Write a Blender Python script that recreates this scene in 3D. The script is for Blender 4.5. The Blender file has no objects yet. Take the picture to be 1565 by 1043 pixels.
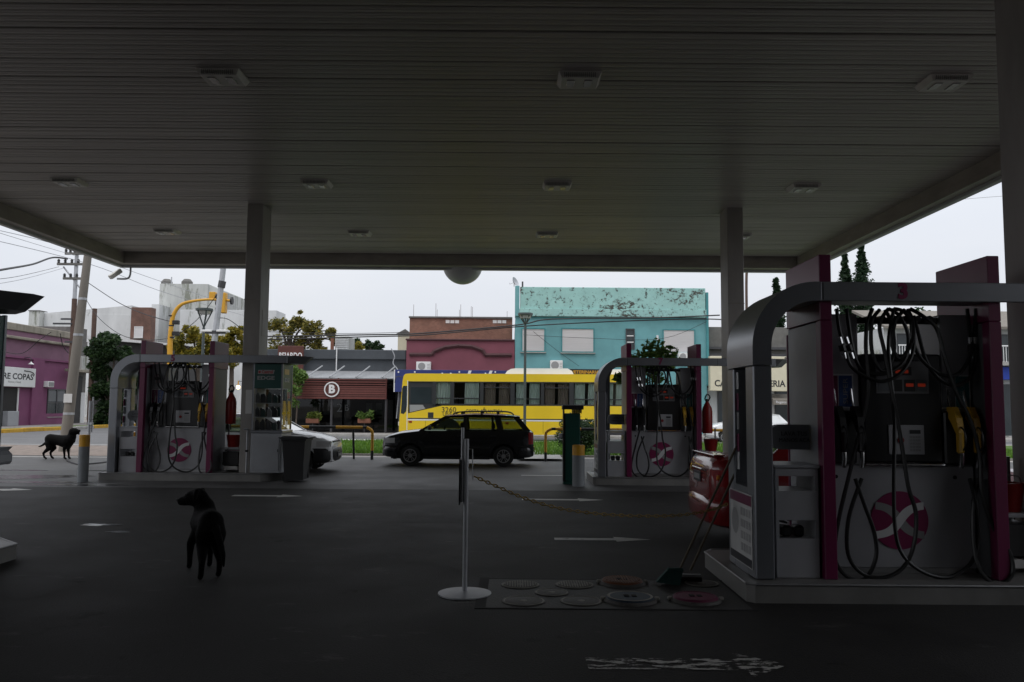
import bpy, bmesh, math, random
from mathutils import Matrix, Vector, Euler
R_ = math.radians
random.seed(7)
sc = bpy.context.scene
C = sc.collection
# ------------------------------------------------------------ camera, sky, sun, exposure
FPX, CAMZ = 1260.0, 1.65
cam = bpy.data.cameras.new('camera'); cam.sensor_width = 36; cam.lens = 36 * FPX / 1565
cam.clip_start = 0.05; cam.clip_end = 3000
co = bpy.data.objects.new('camera', cam); C.objects.link(co)
ROT = Matrix.Rotation(R_(90) + math.atan(100.5 / FPX), 4, 'X') @ Matrix.Rotation(R_(.45), 4, 'Z')
co.matrix_world = Matrix.Translation((0, 0, CAMZ)) @ ROT
sc.camera = co
SUN_EL, SUN_AZ = R_(62), R_(205)
w = bpy.data.worlds.new('World'); sc.world = w; w.use_nodes = True
nt = w.node_tree; nt.nodes.clear()
out = nt.nodes.new('ShaderNodeOutputWorld'); mix = nt.nodes.new('ShaderNodeMixShader')
sky = nt.nodes.new('ShaderNodeTexSky'); sky.sky_type = 'NISHITA'; sky.sun_disc = False
sky.sun_elevation = SUN_EL; sky.sun_rotation = SUN_AZ; sky.dust_density = 4; sky.air_density = 1
b1 = nt.nodes.new('ShaderNodeBackground'); b1.inputs[1].default_value = 0.1
b2 = nt.nodes.new('ShaderNodeBackground'); b2.inputs[1].default_value = 1.0
tc = nt.nodes.new('ShaderNodeTexCoord'); nz = nt.nodes.new('ShaderNodeTexNoise')
nz.inputs['Scale'].default_value = 2.2; nz.inputs['Detail'].default_value = 4; nz.inputs['Roughness'].default_value = .5
mp = nt.nodes.new('ShaderNodeMapping'); mp.inputs['Scale'].default_value = (1, 1, 3)
cr = nt.nodes.new('ShaderNodeValToRGB')
cr.color_ramp.elements[0].position = .3; cr.color_ramp.elements[0].color = (.80, .84, .92, 1)
cr.color_ramp.elements[1].position = .7; cr.color_ramp.elements[1].color = (.90, .92, .965, 1)
L = nt.links.new
L(tc.outputs['Generated'], mp.inputs[0]); L(mp.outputs[0], nz.inputs['Vector']); L(nz.outputs[0], cr.inputs[0]); L(cr.outputs[0], b2.inputs[0])
sxz = nt.nodes.new('ShaderNodeSeparateXYZ'); L(tc.outputs['Generated'], sxz.inputs[0])
mr = nt.nodes.new('ShaderNodeMapRange'); mr.inputs[1].default_value = 0; mr.inputs[2].default_value = 1; mr.inputs[3].default_value = .86; mr.inputs[4].default_value = 1.75; L(sxz.outputs[2], mr.inputs[0]); L(mr.outputs[0], b2.inputs[1])
L(sky.outputs[0], b1.inputs[0]); mix.inputs[0].default_value = .92
L(b1.outputs[0], mix.inputs[1]); L(b2.outputs[0], mix.inputs[2]); L(mix.outputs[0], out.inputs[0])
sl = bpy.data.lights.new('sun', 'SUN'); sl.energy = 1.0; sl.angle = R_(25); sl.color = (1, .97, .93)
so = bpy.data.objects.new('sun', sl); C.objects.link(so)
dv = Vector((math.sin(SUN_AZ) * math.cos(SUN_EL), math.cos(SUN_AZ) * math.cos(SUN_EL), math.sin(SUN_EL)))
so.rotation_euler = dv.to_track_quat('Z', 'Y').to_euler()
vs = sc.view_settings; vs.view_transform = 'Standard'; vs.look = 'None'; vs.exposure = 0.0; vs.gamma = 1; vs.use_curve_mapping = False
sc.cycles.use_denoising = True
sc.cycles.max_bounces = 10; sc.cycles.diffuse_bounces = 5; sc.cycles.transparent_max_bounces = 24
sc.cycles.sample_clamp_indirect = 4

def A(u, v, Y):
    d = ROT.to_3x3() @ Vector(((u - 782.5) / FPX, -(v - 521.5) / FPX, -1)); return Vector((0, 0, CAMZ)) + d * (Y / d.y)
def G(u, v, z=0):
    d = ROT.to_3x3() @ Vector(((u - 782.5) / FPX, -(v - 521.5) / FPX, -1)); return Vector((0, 0, CAMZ)) + d * ((z - CAMZ) / d.z)
def PR(u0, v0, u1, v1, Y):
    um, vm = (u0 + u1) / 2, (v0 + v1) / 2
    return A(u0, vm, Y).x, A(u1, vm, Y).x, A(um, v1, Y).z, A(um, v0, Y).z

# ------------------------------------------------------------ materials
M = {}
def mat(name, col, rough=.6, metal=0, var=.18, scale=3.0, bump=0.0, bscale=40, rnd=0.0, emit=None, spec=.5, stretch=(1, 1, 1), coat=0, rvar=.0):
    m = bpy.data.materials.new(name); m.use_nodes = True; n = m.node_tree; b = n.nodes['Principled BSDF']
    b.inputs['Roughness'].default_value = rough; b.inputs['Metallic'].default_value = metal
    b.inputs['Specular IOR Level'].default_value = spec; b.inputs['Coat Weight'].default_value = coat
    t = n.nodes.new('ShaderNodeTexCoord'); mp = n.nodes.new('ShaderNodeMapping'); mp.inputs['Scale'].default_value = stretch
    n.links.new(t.outputs['Object'], mp.inputs[0])
    z = n.nodes.new('ShaderNodeTexNoise'); z.inputs['Scale'].default_value = scale; z.inputs['Detail'].default_value = 6; z.inputs['Roughness'].default_value = .62
    n.links.new(mp.outputs[0], z.inputs['Vector'])
    r = n.nodes.new('ShaderNodeMapRange'); r.inputs[1].default_value = .25; r.inputs[2].default_value = .75
    r.inputs[3].default_value = 1 - var; r.inputs[4].default_value = 1 + var * .6
    n.links.new(z.outputs[0], r.inputs[0])
    hs = n.nodes.new('ShaderNodeHueSaturation'); hs.inputs['Color'].default_value = (*col, 1)
    last = r.outputs[0]
    if rnd:
        oi = n.nodes.new('ShaderNodeObjectInfo'); r2 = n.nodes.new('ShaderNodeMapRange'); r2.inputs[3].default_value = 1 - rnd; r2.inputs[4].default_value = 1 + rnd
        n.links.new(oi.outputs['Random'], r2.inputs[0]); mm = n.nodes.new('ShaderNodeMath'); mm.operation = 'MULTIPLY'
        n.links.new(last, mm.inputs[0]); n.links.new(r2.outputs[0], mm.inputs[1]); last = mm.outputs[0]
    n.links.new(last, hs.inputs['Value']); n.links.new(hs.outputs[0], b.inputs['Base Color'])
    if rvar:
        r3 = n.nodes.new('ShaderNodeMapRange'); r3.inputs[1].default_value = .3; r3.inputs[2].default_value = .7
        r3.inputs[3].default_value = rough - rvar; r3.inputs[4].default_value = rough + rvar
        n.links.new(z.outputs[0], r3.inputs[0]); n.links.new(r3.outputs[0], b.inputs['Roughness'])
    if bump:
        z2 = n.nodes.new('ShaderNodeTexNoise'); z2.inputs['Scale'].default_value = bscale; z2.inputs['Detail'].default_value = 4
        n.links.new(mp.outputs[0], z2.inputs['Vector'])
        bp = n.nodes.new('ShaderNodeBump'); bp.inputs['Strength'].default_value = bump; bp.inputs['Distance'].default_value = .02
        n.links.new(z2.outputs[0], bp.inputs['Height']); n.links.new(bp.outputs[0], b.inputs['Normal'])
    if emit:
        b.inputs['Emission Color'].default_value = (*emit[0], 1); b.inputs['Emission Strength'].default_value = emit[1]
    M[name] = m; return m
def stain(name, dark, zlo, zhi, thr=.55, scale=2.5, stretch=(1, 1, .35), cluster=0):
    """dirt / peeling patches over an existing material, between two heights (object z)"""
    m = M[name]; n = m.node_tree; b = n.nodes['Principled BSDF']; src = b.inputs['Base Color'].links[0].from_socket
    t = n.nodes.new('ShaderNodeTexCoord'); mp = n.nodes.new('ShaderNodeMapping'); mp.inputs['Scale'].default_value = stretch
    z = n.nodes.new('ShaderNodeTexNoise'); z.inputs['Scale'].default_value = scale; z.inputs['Detail'].default_value = 9; z.inputs['Roughness'].default_value = .75
    n.links.new(t.outputs['Object'], mp.inputs[0]); n.links.new(mp.outputs[0], z.inputs['Vector'])
    r = n.nodes.new('ShaderNodeMapRange'); r.inputs[1].default_value = thr; r.inputs[2].default_value = thr + .06
    n.links.new(z.outputs[0], r.inputs[0])
    s = n.nodes.new('ShaderNodeSeparateXYZ'); n.links.new(t.outputs['Object'], s.inputs[0])
    h = n.nodes.new('ShaderNodeMapRange'); h.inputs[1].default_value = zlo; h.inputs[2].default_value = zhi
    n.links.new(s.outputs[2], h.inputs[0])
    mu = n.nodes.new('ShaderNodeMath'); mu.operation = 'MULTIPLY'; n.links.new(r.outputs[0], mu.inputs[0]); n.links.new(h.outputs[0], mu.inputs[1])
    if cluster:
        z3 = n.nodes.new('ShaderNodeTexNoise'); z3.inputs['Scale'].default_value = cluster; z3.inputs['Detail'].default_value = 3; n.links.new(t.outputs['Object'], z3.inputs['Vector'])
        a3 = n.nodes.new('ShaderNodeMapRange'); a3.inputs[1].default_value = .35; a3.inputs[2].default_value = .65; a3.inputs[3].default_value = .10; a3.inputs[4].default_value = -.07
        n.links.new(z3.outputs[0], a3.inputs[0]); s3 = n.nodes.new('ShaderNodeMath'); s3.operation = 'SUBTRACT'; n.links.new(z.outputs[0], s3.inputs[0]); n.links.new(a3.outputs[0], s3.inputs[1]); n.links.new(s3.outputs[0], r.inputs[0])
    x = n.nodes.new('ShaderNodeMix'); x.data_type = 'RGBA'; x.inputs[7].default_value = (*dark, 1)
    n.links.new(mu.outputs[0], x.inputs[0]); n.links.new(src, x.inputs[6]); n.links.new(x.outputs[2], b.inputs['Base Color'])
def glass(name, tint=(.75, .8, .8), refl=1.0):
    m = bpy.data.materials.new(name); m.use_nodes = True; n = m.node_tree; n.nodes.clear()
    o = n.nodes.new('ShaderNodeOutputMaterial'); t = n.nodes.new('ShaderNodeBsdfTransparent'); t.inputs[0].default_value = (*tint, 1)
    g = n.nodes.new('ShaderNodeBsdfGlossy'); g.inputs['Roughness'].default_value = .02
    f = n.nodes.new('ShaderNodeFresnel'); f.inputs[0].default_value = 1.5
    x = n.nodes.new('ShaderNodeMixShader'); n.links.new(f.outputs[0], x.inputs[0]); n.links.new(t.outputs[0], x.inputs[1]); n.links.new(g.outputs[0], x.inputs[2])
    n.links.new(x.outputs[0], o.inputs[0]); M[name] = m
def leafmat(name, c1, c2):
    m = bpy.data.materials.new(name); m.use_nodes = True; n = m.node_tree; b = n.nodes['Principled BSDF']; b.inputs['Roughness'].default_value = .6
    g = n.nodes.new('ShaderNodeNewGeometry'); r = n.nodes.new('ShaderNodeValToRGB')
    r.color_ramp.elements[0].color = (*c1, 1); r.color_ramp.elements[1].color = (*c2, 1)
    n.links.new(g.outputs['Random Per Island'], r.inputs[0]); n.links.new(r.outputs[0], b.inputs['Base Color'])
    tr = n.nodes.new('ShaderNodeBsdfTranslucent'); n.links.new(r.outputs[0], tr.inputs[0]); mx = n.nodes.new('ShaderNodeMixShader'); mx.inputs[0].default_value = .4
    n.links.new(b.outputs[0], mx.inputs[1]); n.links.new(tr.outputs[0], mx.inputs[2]); n.links.new(mx.outputs[0], n.nodes['Material Output'].inputs[0]); M[name] = m
def bricks(name, c1, c2, mortar, s):
    m = bpy.data.materials.new(name); m.use_nodes = True; n = m.node_tree; b = n.nodes['Principled BSDF']; b.inputs['Roughness'].default_value = .85
    t = n.nodes.new('ShaderNodeTexCoord'); sx = n.nodes.new('ShaderNodeSeparateXYZ'); cx = n.nodes.new('ShaderNodeCombineXYZ')
    ad = n.nodes.new('ShaderNodeMath'); n.links.new(t.outputs['Object'], sx.inputs[0]); n.links.new(sx.outputs[0], ad.inputs[0]); n.links.new(sx.outputs[1], ad.inputs[1])
    n.links.new(ad.outputs[0], cx.inputs[0]); n.links.new(sx.outputs[2], cx.inputs[1])
    k = n.nodes.new('ShaderNodeTexBrick'); k.inputs['Scale'].default_value = s; k.inputs['Color1'].default_value = (*c1, 1); k.inputs['Color2'].default_value = (*c2, 1); k.inputs['Mortar'].default_value = (*mortar, 1)
    k.inputs['Mortar Size'].default_value = .012
    n.links.new(cx.outputs[0], k.inputs['Vector'])
    z = n.nodes.new('ShaderNodeTexNoise'); z.inputs['Scale'].default_value = .8; z.inputs['Detail'].default_value = 6; n.links.new(t.outputs['Object'], z.inputs['Vector'])
    r = n.nodes.new('ShaderNodeMapRange'); r.inputs[1].default_value = .3; r.inputs[2].default_value = .7; r.inputs[3].default_value = .7; r.inputs[4].default_value = 1.2; n.links.new(z.outputs[0], r.inputs[0])
    hs = n.nodes.new('ShaderNodeHueSaturation'); n.links.new(k.outputs[0], hs.inputs['Color']); n.links.new(r.outputs[0], hs.inputs['Value']); n.links.new(hs.outputs[0], b.inputs['Base Color'])
    bp = n.nodes.new('ShaderNodeBump'); bp.inputs['Strength'].default_value = .5; bp.inputs['Distance'].default_value = .01; bp.invert = True
    n.links.new(k.outputs['Fac'], bp.inputs['Height']); n.links.new(bp.outputs[0], b.inputs['Normal']); M[name] = m

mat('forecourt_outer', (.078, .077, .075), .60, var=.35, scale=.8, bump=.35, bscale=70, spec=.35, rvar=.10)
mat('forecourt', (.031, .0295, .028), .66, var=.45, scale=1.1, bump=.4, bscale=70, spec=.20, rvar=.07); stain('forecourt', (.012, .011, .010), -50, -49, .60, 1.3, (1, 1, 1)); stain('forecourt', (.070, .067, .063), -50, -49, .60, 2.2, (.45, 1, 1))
mat('asphalt', (.13, .13, .132), .75, var=.3, scale=.7, bump=.4, bscale=60)
mat('earth', (.16, .15, .13), .9, var=.3, scale=.6)
mat('paving', (.30, .28, .26), .85, var=.3, scale=.9, bump=.3, bscale=30)
mat('cobble', (.23, .185, .155), .85, var=.55, scale=4, bump=.5, bscale=18)
mat('kerb_concrete', (.36, .35, .33), .8, var=.35, scale=2.5, bump=.2)
mat('yellow_kerb', (.55, .32, .03), .75, var=.35, scale=3, rnd=.1)
mat('road_paint', (.62, .61, .58), .7, var=.4, scale=3)
mat('joint', (.018, .017, .016), .9, var=.1)
mat('water', (.03, .03, .03), .16, var=.1, bump=.15, bscale=6)
mat('ceiling', (.46, .428, .402), .42, var=.22, scale=.55, rnd=.07, stretch=(1, 2.5, 1), spec=.4, rvar=.08, bump=.10, bscale=3)
mat('fascia', (.30, .27, .24), .5, var=.3, scale=1.2, stretch=(1, 1, 3))
mat('fascia_edge', (.42, .43, .44), .45, var=.12)
mat('column', (.32, .30, .28), .55, var=.25, scale=2, stretch=(1, 1, .3))
mat('lamp_body', (.62, .60, .56), .5, var=.12)
mat('lamp_lens', (.35, .35, .33), .15, var=.2)
mat('island_kerb', (.19, .185, .175), .45, var=.3, scale=2.2, rvar=.1)
mat('edge_dark', (.22, .22, .22), .45, .6, var=.25)
mat('steel_edge', (.5, .5, .5), .35, 1, var=.2)
mat('frame_grey', (.25, .26, .28), .30, .6, var=.10, scale=2, spec=.5)
mat('panel_white', (.40, .40, .42), .42, var=.12, scale=2)
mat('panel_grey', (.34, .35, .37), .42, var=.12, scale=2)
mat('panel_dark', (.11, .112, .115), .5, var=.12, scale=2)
mat('magenta', (.15, .010, .060), .35, var=.15, scale=2)
mat('magenta_bright', (.24, .012, .085), .4, var=.1)
mat('pump_black', (.012, .012, .013), .35, var=.1)
mat('rubber', (.010, .010, .010), .38, var=.1)
mat('chrome', (.7, .7, .7), .18, 1, var=.1)
mat('nozzle_yellow', (.62, .36, .03), .4, var=.2)
mat('label_blue', (.02, .07, .25), .4, var=.1); mat('label_teal', (.03, .16, .17), .4, var=.1); mat('label_grey', (.12, .13, .14), .4, var=.1)
mat('print_white', (.75, .75, .75), .5, var=.06); mat('print_dark', (.02, .02, .025), .5, var=.06); mat('print_grey', (.3, .3, .3), .5, var=.06)
mat('led_red', (.3, .02, .01), .4, var=.05, emit=((1, .08, .02), .06))
mat('screen_grey', (.22, .22, .23), .25, var=.1)
mat('red_paint', (.20, .008, .010), .22, var=.08, coat=.6)
mat('ext_red', (.30, .012, .010), .35, var=.2)
mat('cab_green', (.008, .065, .055), .35, var=.1)
mat('logo_red', (.35, .03, .03), .4, var=.1)
mat('bottle_dark', (.03, .03, .035), .3, var=.2); mat('bottle_pale', (.45, .46, .47), .35, var=.1); mat('bottle_gold', (.45, .28, .04), .3, var=.1)
mat('bin_black', (.020, .020, .021), .5, var=.2)
mat('green_paint', (.005, .055, .042), .4, var=.25)
mat('bollard_grey', (.22, .235, .245), .5, var=.25, stretch=(1, 1, .4)); mat('bollard_yellow', (.60, .30, .015), .5, var=.25)
mat('galv', (.45, .46, .48), .45, .5, var=.2)
mat('chain_rust', (.42, .29, .10), .55, .3, var=.4, scale=20)
mat('broom_green', (.006, .045, .04), .8, var=.3, scale=20); mat('wood', (.12, .095, .065), .7, var=.3, scale=6, stretch=(6, 6, .5))
mat('lid_iron', (.09, .085, .08), .6, .3, var=.3, scale=8, bump=.3); mat('lid_ring', (.26, .25, .22), .7, var=.3, scale=8)
mat('lid_orange', (.15, .048, .016), .6, var=.3, scale=8); mat('lid_blue', (.02, .035, .055), .6, var=.3, scale=8); mat('lid_magenta', (.11, .009, .042), .6, var=.3, scale=8)
mat('slab', (.034, .032, .031), .6, var=.4, scale=2, bump=.3)
mat('car_black', (.010, .010, .012), .18, var=.05, coat=.8); mat('car_white', (.72, .73, .74), .25, var=.05, coat=.6)
mat('car_trim', (.015, .015, .016), .5, var=.1); mat('tyre', (.018, .018, .018), .8, var=.2); mat('rim', (.55, .55, .56), .35, .7, var=.15)
mat('seat', (.03, .03, .033), .8, var=.2); mat('lamp_clear', (.6, .6, .6), .1, var=.1); mat('lamp_red', (.30, .01, .012), .15, var=.1); mat('lamp_amber', (.6, .20, .01), .2, var=.1)
mat('bus_yellow', (.84, .58, .03), .32, var=.08, coat=.4, scale=1); mat('bus_dark', (.035, .036, .04), .35, var=.1); mat('curtain_green', (.80, .88, .86), .9, var=.3, scale=6, stretch=(4, 1, .3)); mat('curtain_brown', (.42, .34, .31), .9, var=.3, scale=6, stretch=(4, 1, .3))
mat('roof_white', (.78, .82, .90), .45, var=.05); mat('white_paint', (.78, .78, .77), .45, var=.08)
mat('teal', (.15, .36, .385), .8, var=.16, scale=1.2, bump=.1, bscale=12); mat('teal_pale', (.32, .55, .52), .8, var=.14, scale=1.5, bump=.1); stain('teal_pale', (.045, .04, .035), -50, -49, .56, 3.2, (1, 1, .8))
stain('teal_pale', (.06, .055, .045), -50, -49, .55, 5, (.7, 1, 1), cluster=.45); stain('teal', (.05, .20, .22), -50, -49, .66, 1.6, (1, 1, .25))
mat('teal_dark', (.07, .27, .29), .8, var=.2)
mat('shutter', (.62, .60, .60), .6, var=.1, stretch=(.2, .2, 14), scale=4, bump=.1)
mat('maroon', (.20, .060, .085), .8, var=.15, scale=1.2); stain('maroon', (.12, .04, .055), -50, -49, .62, 1.5, (1, 1, .3))
mat('maroon_dark', (.075, .030, .035), .8, var=.2)
bricks('brick_wall', (.26, .125, .085), (.20, .095, .065), (.26, .19, .15), 3.4); bricks('brick_far', (.17, .085, .065), (.135, .068, .05), (.24, .17, .14), 3.0)
mat('charcoal', (.062, .070, .080), .75, var=.2, scale=1.3); mat('awning_slat', (.125, .035, .028), .6, var=.2, rnd=.15); mat('corrugated', (.38, .39, .40), .5, .3, var=.25, stretch=(8, 1, 1))
mat('shop_dark', (.016, .015, .015), .6, var=.3); mat('sign_brown', (.10, .028, .020), .6, var=.2)
mat('plaster_white', (.62, .63, .63), .85, var=.2, scale=.6, stretch=(1, 1, .3)); stain('plaster_white', (.36, .37, .35), -50, -49, .56, .7, (1, 1, .25))
mat('plaster_old', (.50, .51, .49), .85, var=.3, scale=.5, stretch=(1, 1, .25)); stain('plaster_old', (.22, .23, .19), -50, -49, .52, .8, (1, 1, .2))
mat('purple', (.21, .066, .145), .8, var=.16, scale=.9); stain('purple', (.25, .11, .19), -50, -49, .6, 1.2, (1, 1, .4))
mat('purple_pale', (.22, .11, .165), .8, var=.2, scale=.9); mat('parapet_old', (.30, .27, .22), .9, var=.45, scale=1.6, stretch=(1, 1, .3))
mat('window_dark', (.03, .04, .045), .12, var=.3, scale=1); mat('frame_dark', (.05, .05, .055), .5, var=.1)
mat('cream', (.66, .61, .46), .7, var=.08); mat('concrete_grey', (.15, .145, .135), .85, var=.3); mat('concrete_pole', (.20, .18, .155), .85, var=.2, scale=3, stretch=(1, 1, .2)); mat('pole_brown', (.10, .06, .045), .8, var=.3)
mat('signal_yellow', (.62, .32, .02), .45, var=.12); mat('signal_black', (.012, .012, .012), .5, var=.1); mat('lamp_post', (.06, .075, .075), .5, var=.1)
mat('wire', (.02, .02, .022), .6, var=.1); mat('wire_pale', (.35, .36, .38), .6, var=.1); mat('roof_sheet', (.60, .60, .60), .5, .2, var=.15, stretch=(5, 1, 1)); mat('blue_sign', (.02, .035, .17), .5, var=.15); mat('blue_awning', (.02, .06, .42), .6, var=.1)
mat('bark', (.09, .07, .055), .9, var=.3, scale=8, stretch=(1, 1, .2)); mat('clay', (.22, .09, .055), .8, var=.2); mat('dog_fur', (.0032, .003, .003), .8, var=.3, scale=14, bump=.5, bscale=60, spec=.10); mat('dog_nose', (.008, .008, .008), .3)
mat('poster_paper', (.5, .5, .49), .8, var=.1); mat('paper', (.66, .65, .63), .8, var=.1); mat('globe', (.50, .50, .50), .35, var=.12); mat('shop_wall', (.35, .34, .33), .8, var=.2)
mat('bulb', (.8, .6, .3), .4, emit=((1, .75, .4), 6))
leafmat('leaf_dark', (.012, .035, .012), (.045, .085, .025)); leafmat('leaf_yellow', (.09, .11, .02), (.42, .32, .03)); leafmat('leaf_mix', (.05, .075, .02), (.34, .27, .05)); leafmat('leaf_green', (.05, .11, .02), (.16, .26, .05)); leafmat('leaf_cypress', (.008, .028, .010), (.022, .055, .018)); leafmat('grass', (.05, .13, .012), (.13, .25, .02)); leafmat('leaf_fern', (.07, .12, .02), (.24, .28, .05))
glass('glass_clear', (.82, .86, .84)); glass('glass_tint', (.38, .44, .36)); glass('glass_dark', (.22, .25, .25)); glass('glass_bus', (.86, .89, .88))

# ------------------------------------------------------------ mesh helpers
class MB:
    def __init__(s): s.v = []; s.f = []
    def add(s, v, f):
        o = len(s.v); s.v += [tuple(p) for p in v]; s.f += [tuple(i + o for i in q) for q in f]; return s
    def box(s, x0, x1, y0, y1, z0, z1, b=0):
        if x0 > x1: x0, x1 = x1, x0
        if y0 > y1: y0, y1 = y1, y0
        if z0 > z1: z0, z1 = z1, z0
        b = min(b, (x1 - x0) * .45, (y1 - y0) * .45, (z1 - z0) * .45)
        if b <= 0:
            v = [(x, y, z) for z in (z0, z1) for y in (y0, y1) for x in (x0, x1)]
            return s.add(v, [(0, 2, 3, 1), (4, 5, 7, 6), (0, 1, 5, 4), (2, 6, 7, 3), (0, 4, 6, 2), (1, 3, 7, 5)])
        bm = bmesh.new()
        for sx in (0, 1):
            for sy in (0, 1):
                for sz in (0, 1):
                    X = x1 if sx else x0; Y = y1 if sy else y0; Z = z1 if sz else z0
                    dx, dy, dz = (-b if sx else b), (-b if sy else b), (-b if sz else b)
                    for p in ((X, Y + dy, Z + dz), (X + dx, Y, Z + dz), (X + dx, Y + dy, Z)): bm.verts.new(p)
        r = bmesh.ops.convex_hull(bm, input=bm.verts[:]); bm.verts.index_update()
        bmesh.ops.dissolve_limit(bm, angle_limit=.01, verts=bm.verts[:], edges=bm.edges[:]); bm.verts.index_update()
        s.add([v.co for v in bm.verts], [[v.index for v in f.verts] for f in bm.faces]); bm.free(); return s
    def tube(s, pts, r, n=8, cap=True):
        pts = [Vector(p) for p in pts]; rs = r if isinstance(r, (list, tuple)) else [r] * len(pts)
        o = len(s.v); up = None
        for i, p in enumerate(pts):
            d = (pts[min(i + 1, len(pts) - 1)] - pts[max(i - 1, 0)]).normalized()
            if up is None: up = Vector((0, 0, 1)) if abs(d.z) < .9 else Vector((1, 0, 0))
            a = d.cross(up); a = a.normalized() if a.length > 1e-5 else Vector((1, 0, 0)); b = d.cross(a); up = -b if False else a.cross(d)
            for k in range(n):
                t = 2 * math.pi * k / n; s.v.append(tuple(p + (a * math.cos(t) + b * math.sin(t)) * rs[i]))
        for i in range(len(pts) - 1):
            for k in range(n):
                k2 = (k + 1) % n; s.f.append((o + i * n + k, o + i * n + k2, o + (i + 1) * n + k2, o + (i + 1) * n + k))
        if cap: s.f.append(tuple(o + k for k in range(n))[::-1]); s.f.append(tuple(o + (len(pts) - 1) * n + k for k in range(n)))
        return s
    def lathe(s, prof, c=(0, 0, 0), n=24, axis='z'):
        o = len(s.v)
        for r, h in prof:
            for k in range(n):
                t = 2 * math.pi * k / n; a, b = r * math.cos(t), r * math.sin(t)
                p = (a, b, h) if axis == 'z' else ((a, h, b) if axis == 'y' else (h, a, b))
                s.v.append((p[0] + c[0], p[1] + c[1], p[2] + c[2]))
        for i in range(len(prof) - 1):
            for k in range(n):
                k2 = (k + 1) % n; s.f.append((o + i * n + k, o + i * n + k2, o + (i + 1) * n + k2, o + (i + 1) * n + k))
        return s
    def prism(s, poly, d0, d1, axis='y'):
        o = len(s.v); n = len(poly)
        for d in (d0, d1):
            for a, b in poly: s.v.append((a, d, b) if axis == 'y' else ((a, b, d) if axis == 'z' else (d, a, b)))
        s.f.append(tuple(range(o, o + n))); s.f.append(tuple(range(o + 2 * n - 1, o + n - 1, -1)))
        for k in range(n): k2 = (k + 1) % n; s.f.append((o + k, o + n + k, o + n + k2, o + k2))
        return s
    def quad(s, *p): return s.add(p, [tuple(range(len(p)))])
    def mesh(s, name, m, smooth=False, fix=True):
        me = bpy.data.meshes.new(name); me.from_pydata(s.v, [], s.f)
        if fix:
            bm = bmesh.new(); bm.from_mesh(me); bmesh.ops.recalc_face_normals(bm, faces=bm.faces[:]); bm.to_mesh(me); bm.free()
        if m: me.materials.append(M[m])
        if smooth: me.shade_smooth(); me.set_sharp_from_angle(angle=R_(38))
        return me
    def build(s, name, m, parent=None, smooth=False, label=None, fix=True):
        return link(name, s.mesh(name, m, smooth, fix), parent, label)
def link(name, me, parent=None, label=None):
    o = bpy.data.objects.new(name, me); C.objects.link(o); o.parent = parent
    if label: o['label'] = label
    return o
def tag(o, label, cat, group=None):
    o['label'] = label; o['category'] = cat
    if group: o['group'] = group
    return o
def kind(o, k='structure'): o['kind'] = k; return o
def thing(name, label, cat, loc=(0, 0, 0), rz=0, group=None):
    o = bpy.data.objects.new(name, None); C.objects.link(o); o.location = loc; o.rotation_euler = (0, 0, rz); o.empty_display_size = .2
    return tag(o, label, cat, group)
def dup(o, label, loc, rz=None, parent=None):
    r = o.copy(); C.objects.link(r); r.location = loc; r['label'] = label
    if rz is not None: r.rotation_euler = (0, 0, rz)
    for ch in KIDS(o):
        c = ch.copy(); C.objects.link(c); c.parent = r
        for g in KIDS(ch): d = g.copy(); C.objects.link(d); d.parent = c
    return r
def KIDS(o): return [x for x in C.objects if x.parent == o]
def bx(name, m, parent, x0, x1, y0, y1, z0, z1, b=0, label=None): return MB().box(x0, x1, y0, y1, z0, z1, b).build(name, m, parent, label=label)
def spline(P, n=8):
    P = [Vector(p) for p in P]; o = []
    for i in range(len(P) - 1):
        p0, p1, p2, p3 = P[max(i - 1, 0)], P[i], P[i + 1], P[min(i + 2, len(P) - 1)]
        for k in range(n):
            t = k / n; o.append(.5 * ((2 * p1) + (p2 - p0) * t + (2 * p0 - 5 * p1 + 4 * p2 - p3) * t * t + (3 * p1 - p0 - 3 * p2 + p3) * t ** 3))
    return o + [P[-1]]
def text(name, body, size, m, parent, loc, rz=0, flat=False, ext=.004, bold=0, width=None, vert=False, ax='CENTER'):
    cu = bpy.data.curves.new(name, 'FONT'); cu.body = body; cu.size = size; cu.align_x = ax; cu.align_y = 'CENTER'; cu.extrude = ext; cu.offset = bold; cu.resolution_u = 3
    t = bpy.data.objects.new(name, cu); C.objects.link(t); dg = bpy.context.evaluated_depsgraph_get()
    me = bpy.data.meshes.new_from_object(t.evaluated_get(dg)); bpy.data.objects.remove(t); bpy.data.curves.remove(cu)
    me.materials.clear(); me.materials.append(M[m])
    sx = 1
    if width:
        xs = [v.co.x for v in me.vertices]; sx = width / (max(xs) - min(xs))
    X = Matrix.Diagonal((sx, 1, 1, 1))
    if vert: X = Matrix.Rotation(R_(90), 4, 'Z') @ X
    X = Matrix.Translation(loc) @ Matrix.Rotation(rz, 4, 'Z') @ (Matrix() if flat else Matrix.Rotation(R_(90), 4, 'X')) @ X
    me.transform(X); me.name = name; return link(name, me, parent)
def arc(cx, cz, r, a0, a1, n=12): return [(cx + r * math.cos(R_(a0 + (a1 - a0) * i / n)), cz + r * math.sin(R_(a0 + (a1 - a0) * i / n))) for i in range(n + 1)]

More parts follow.
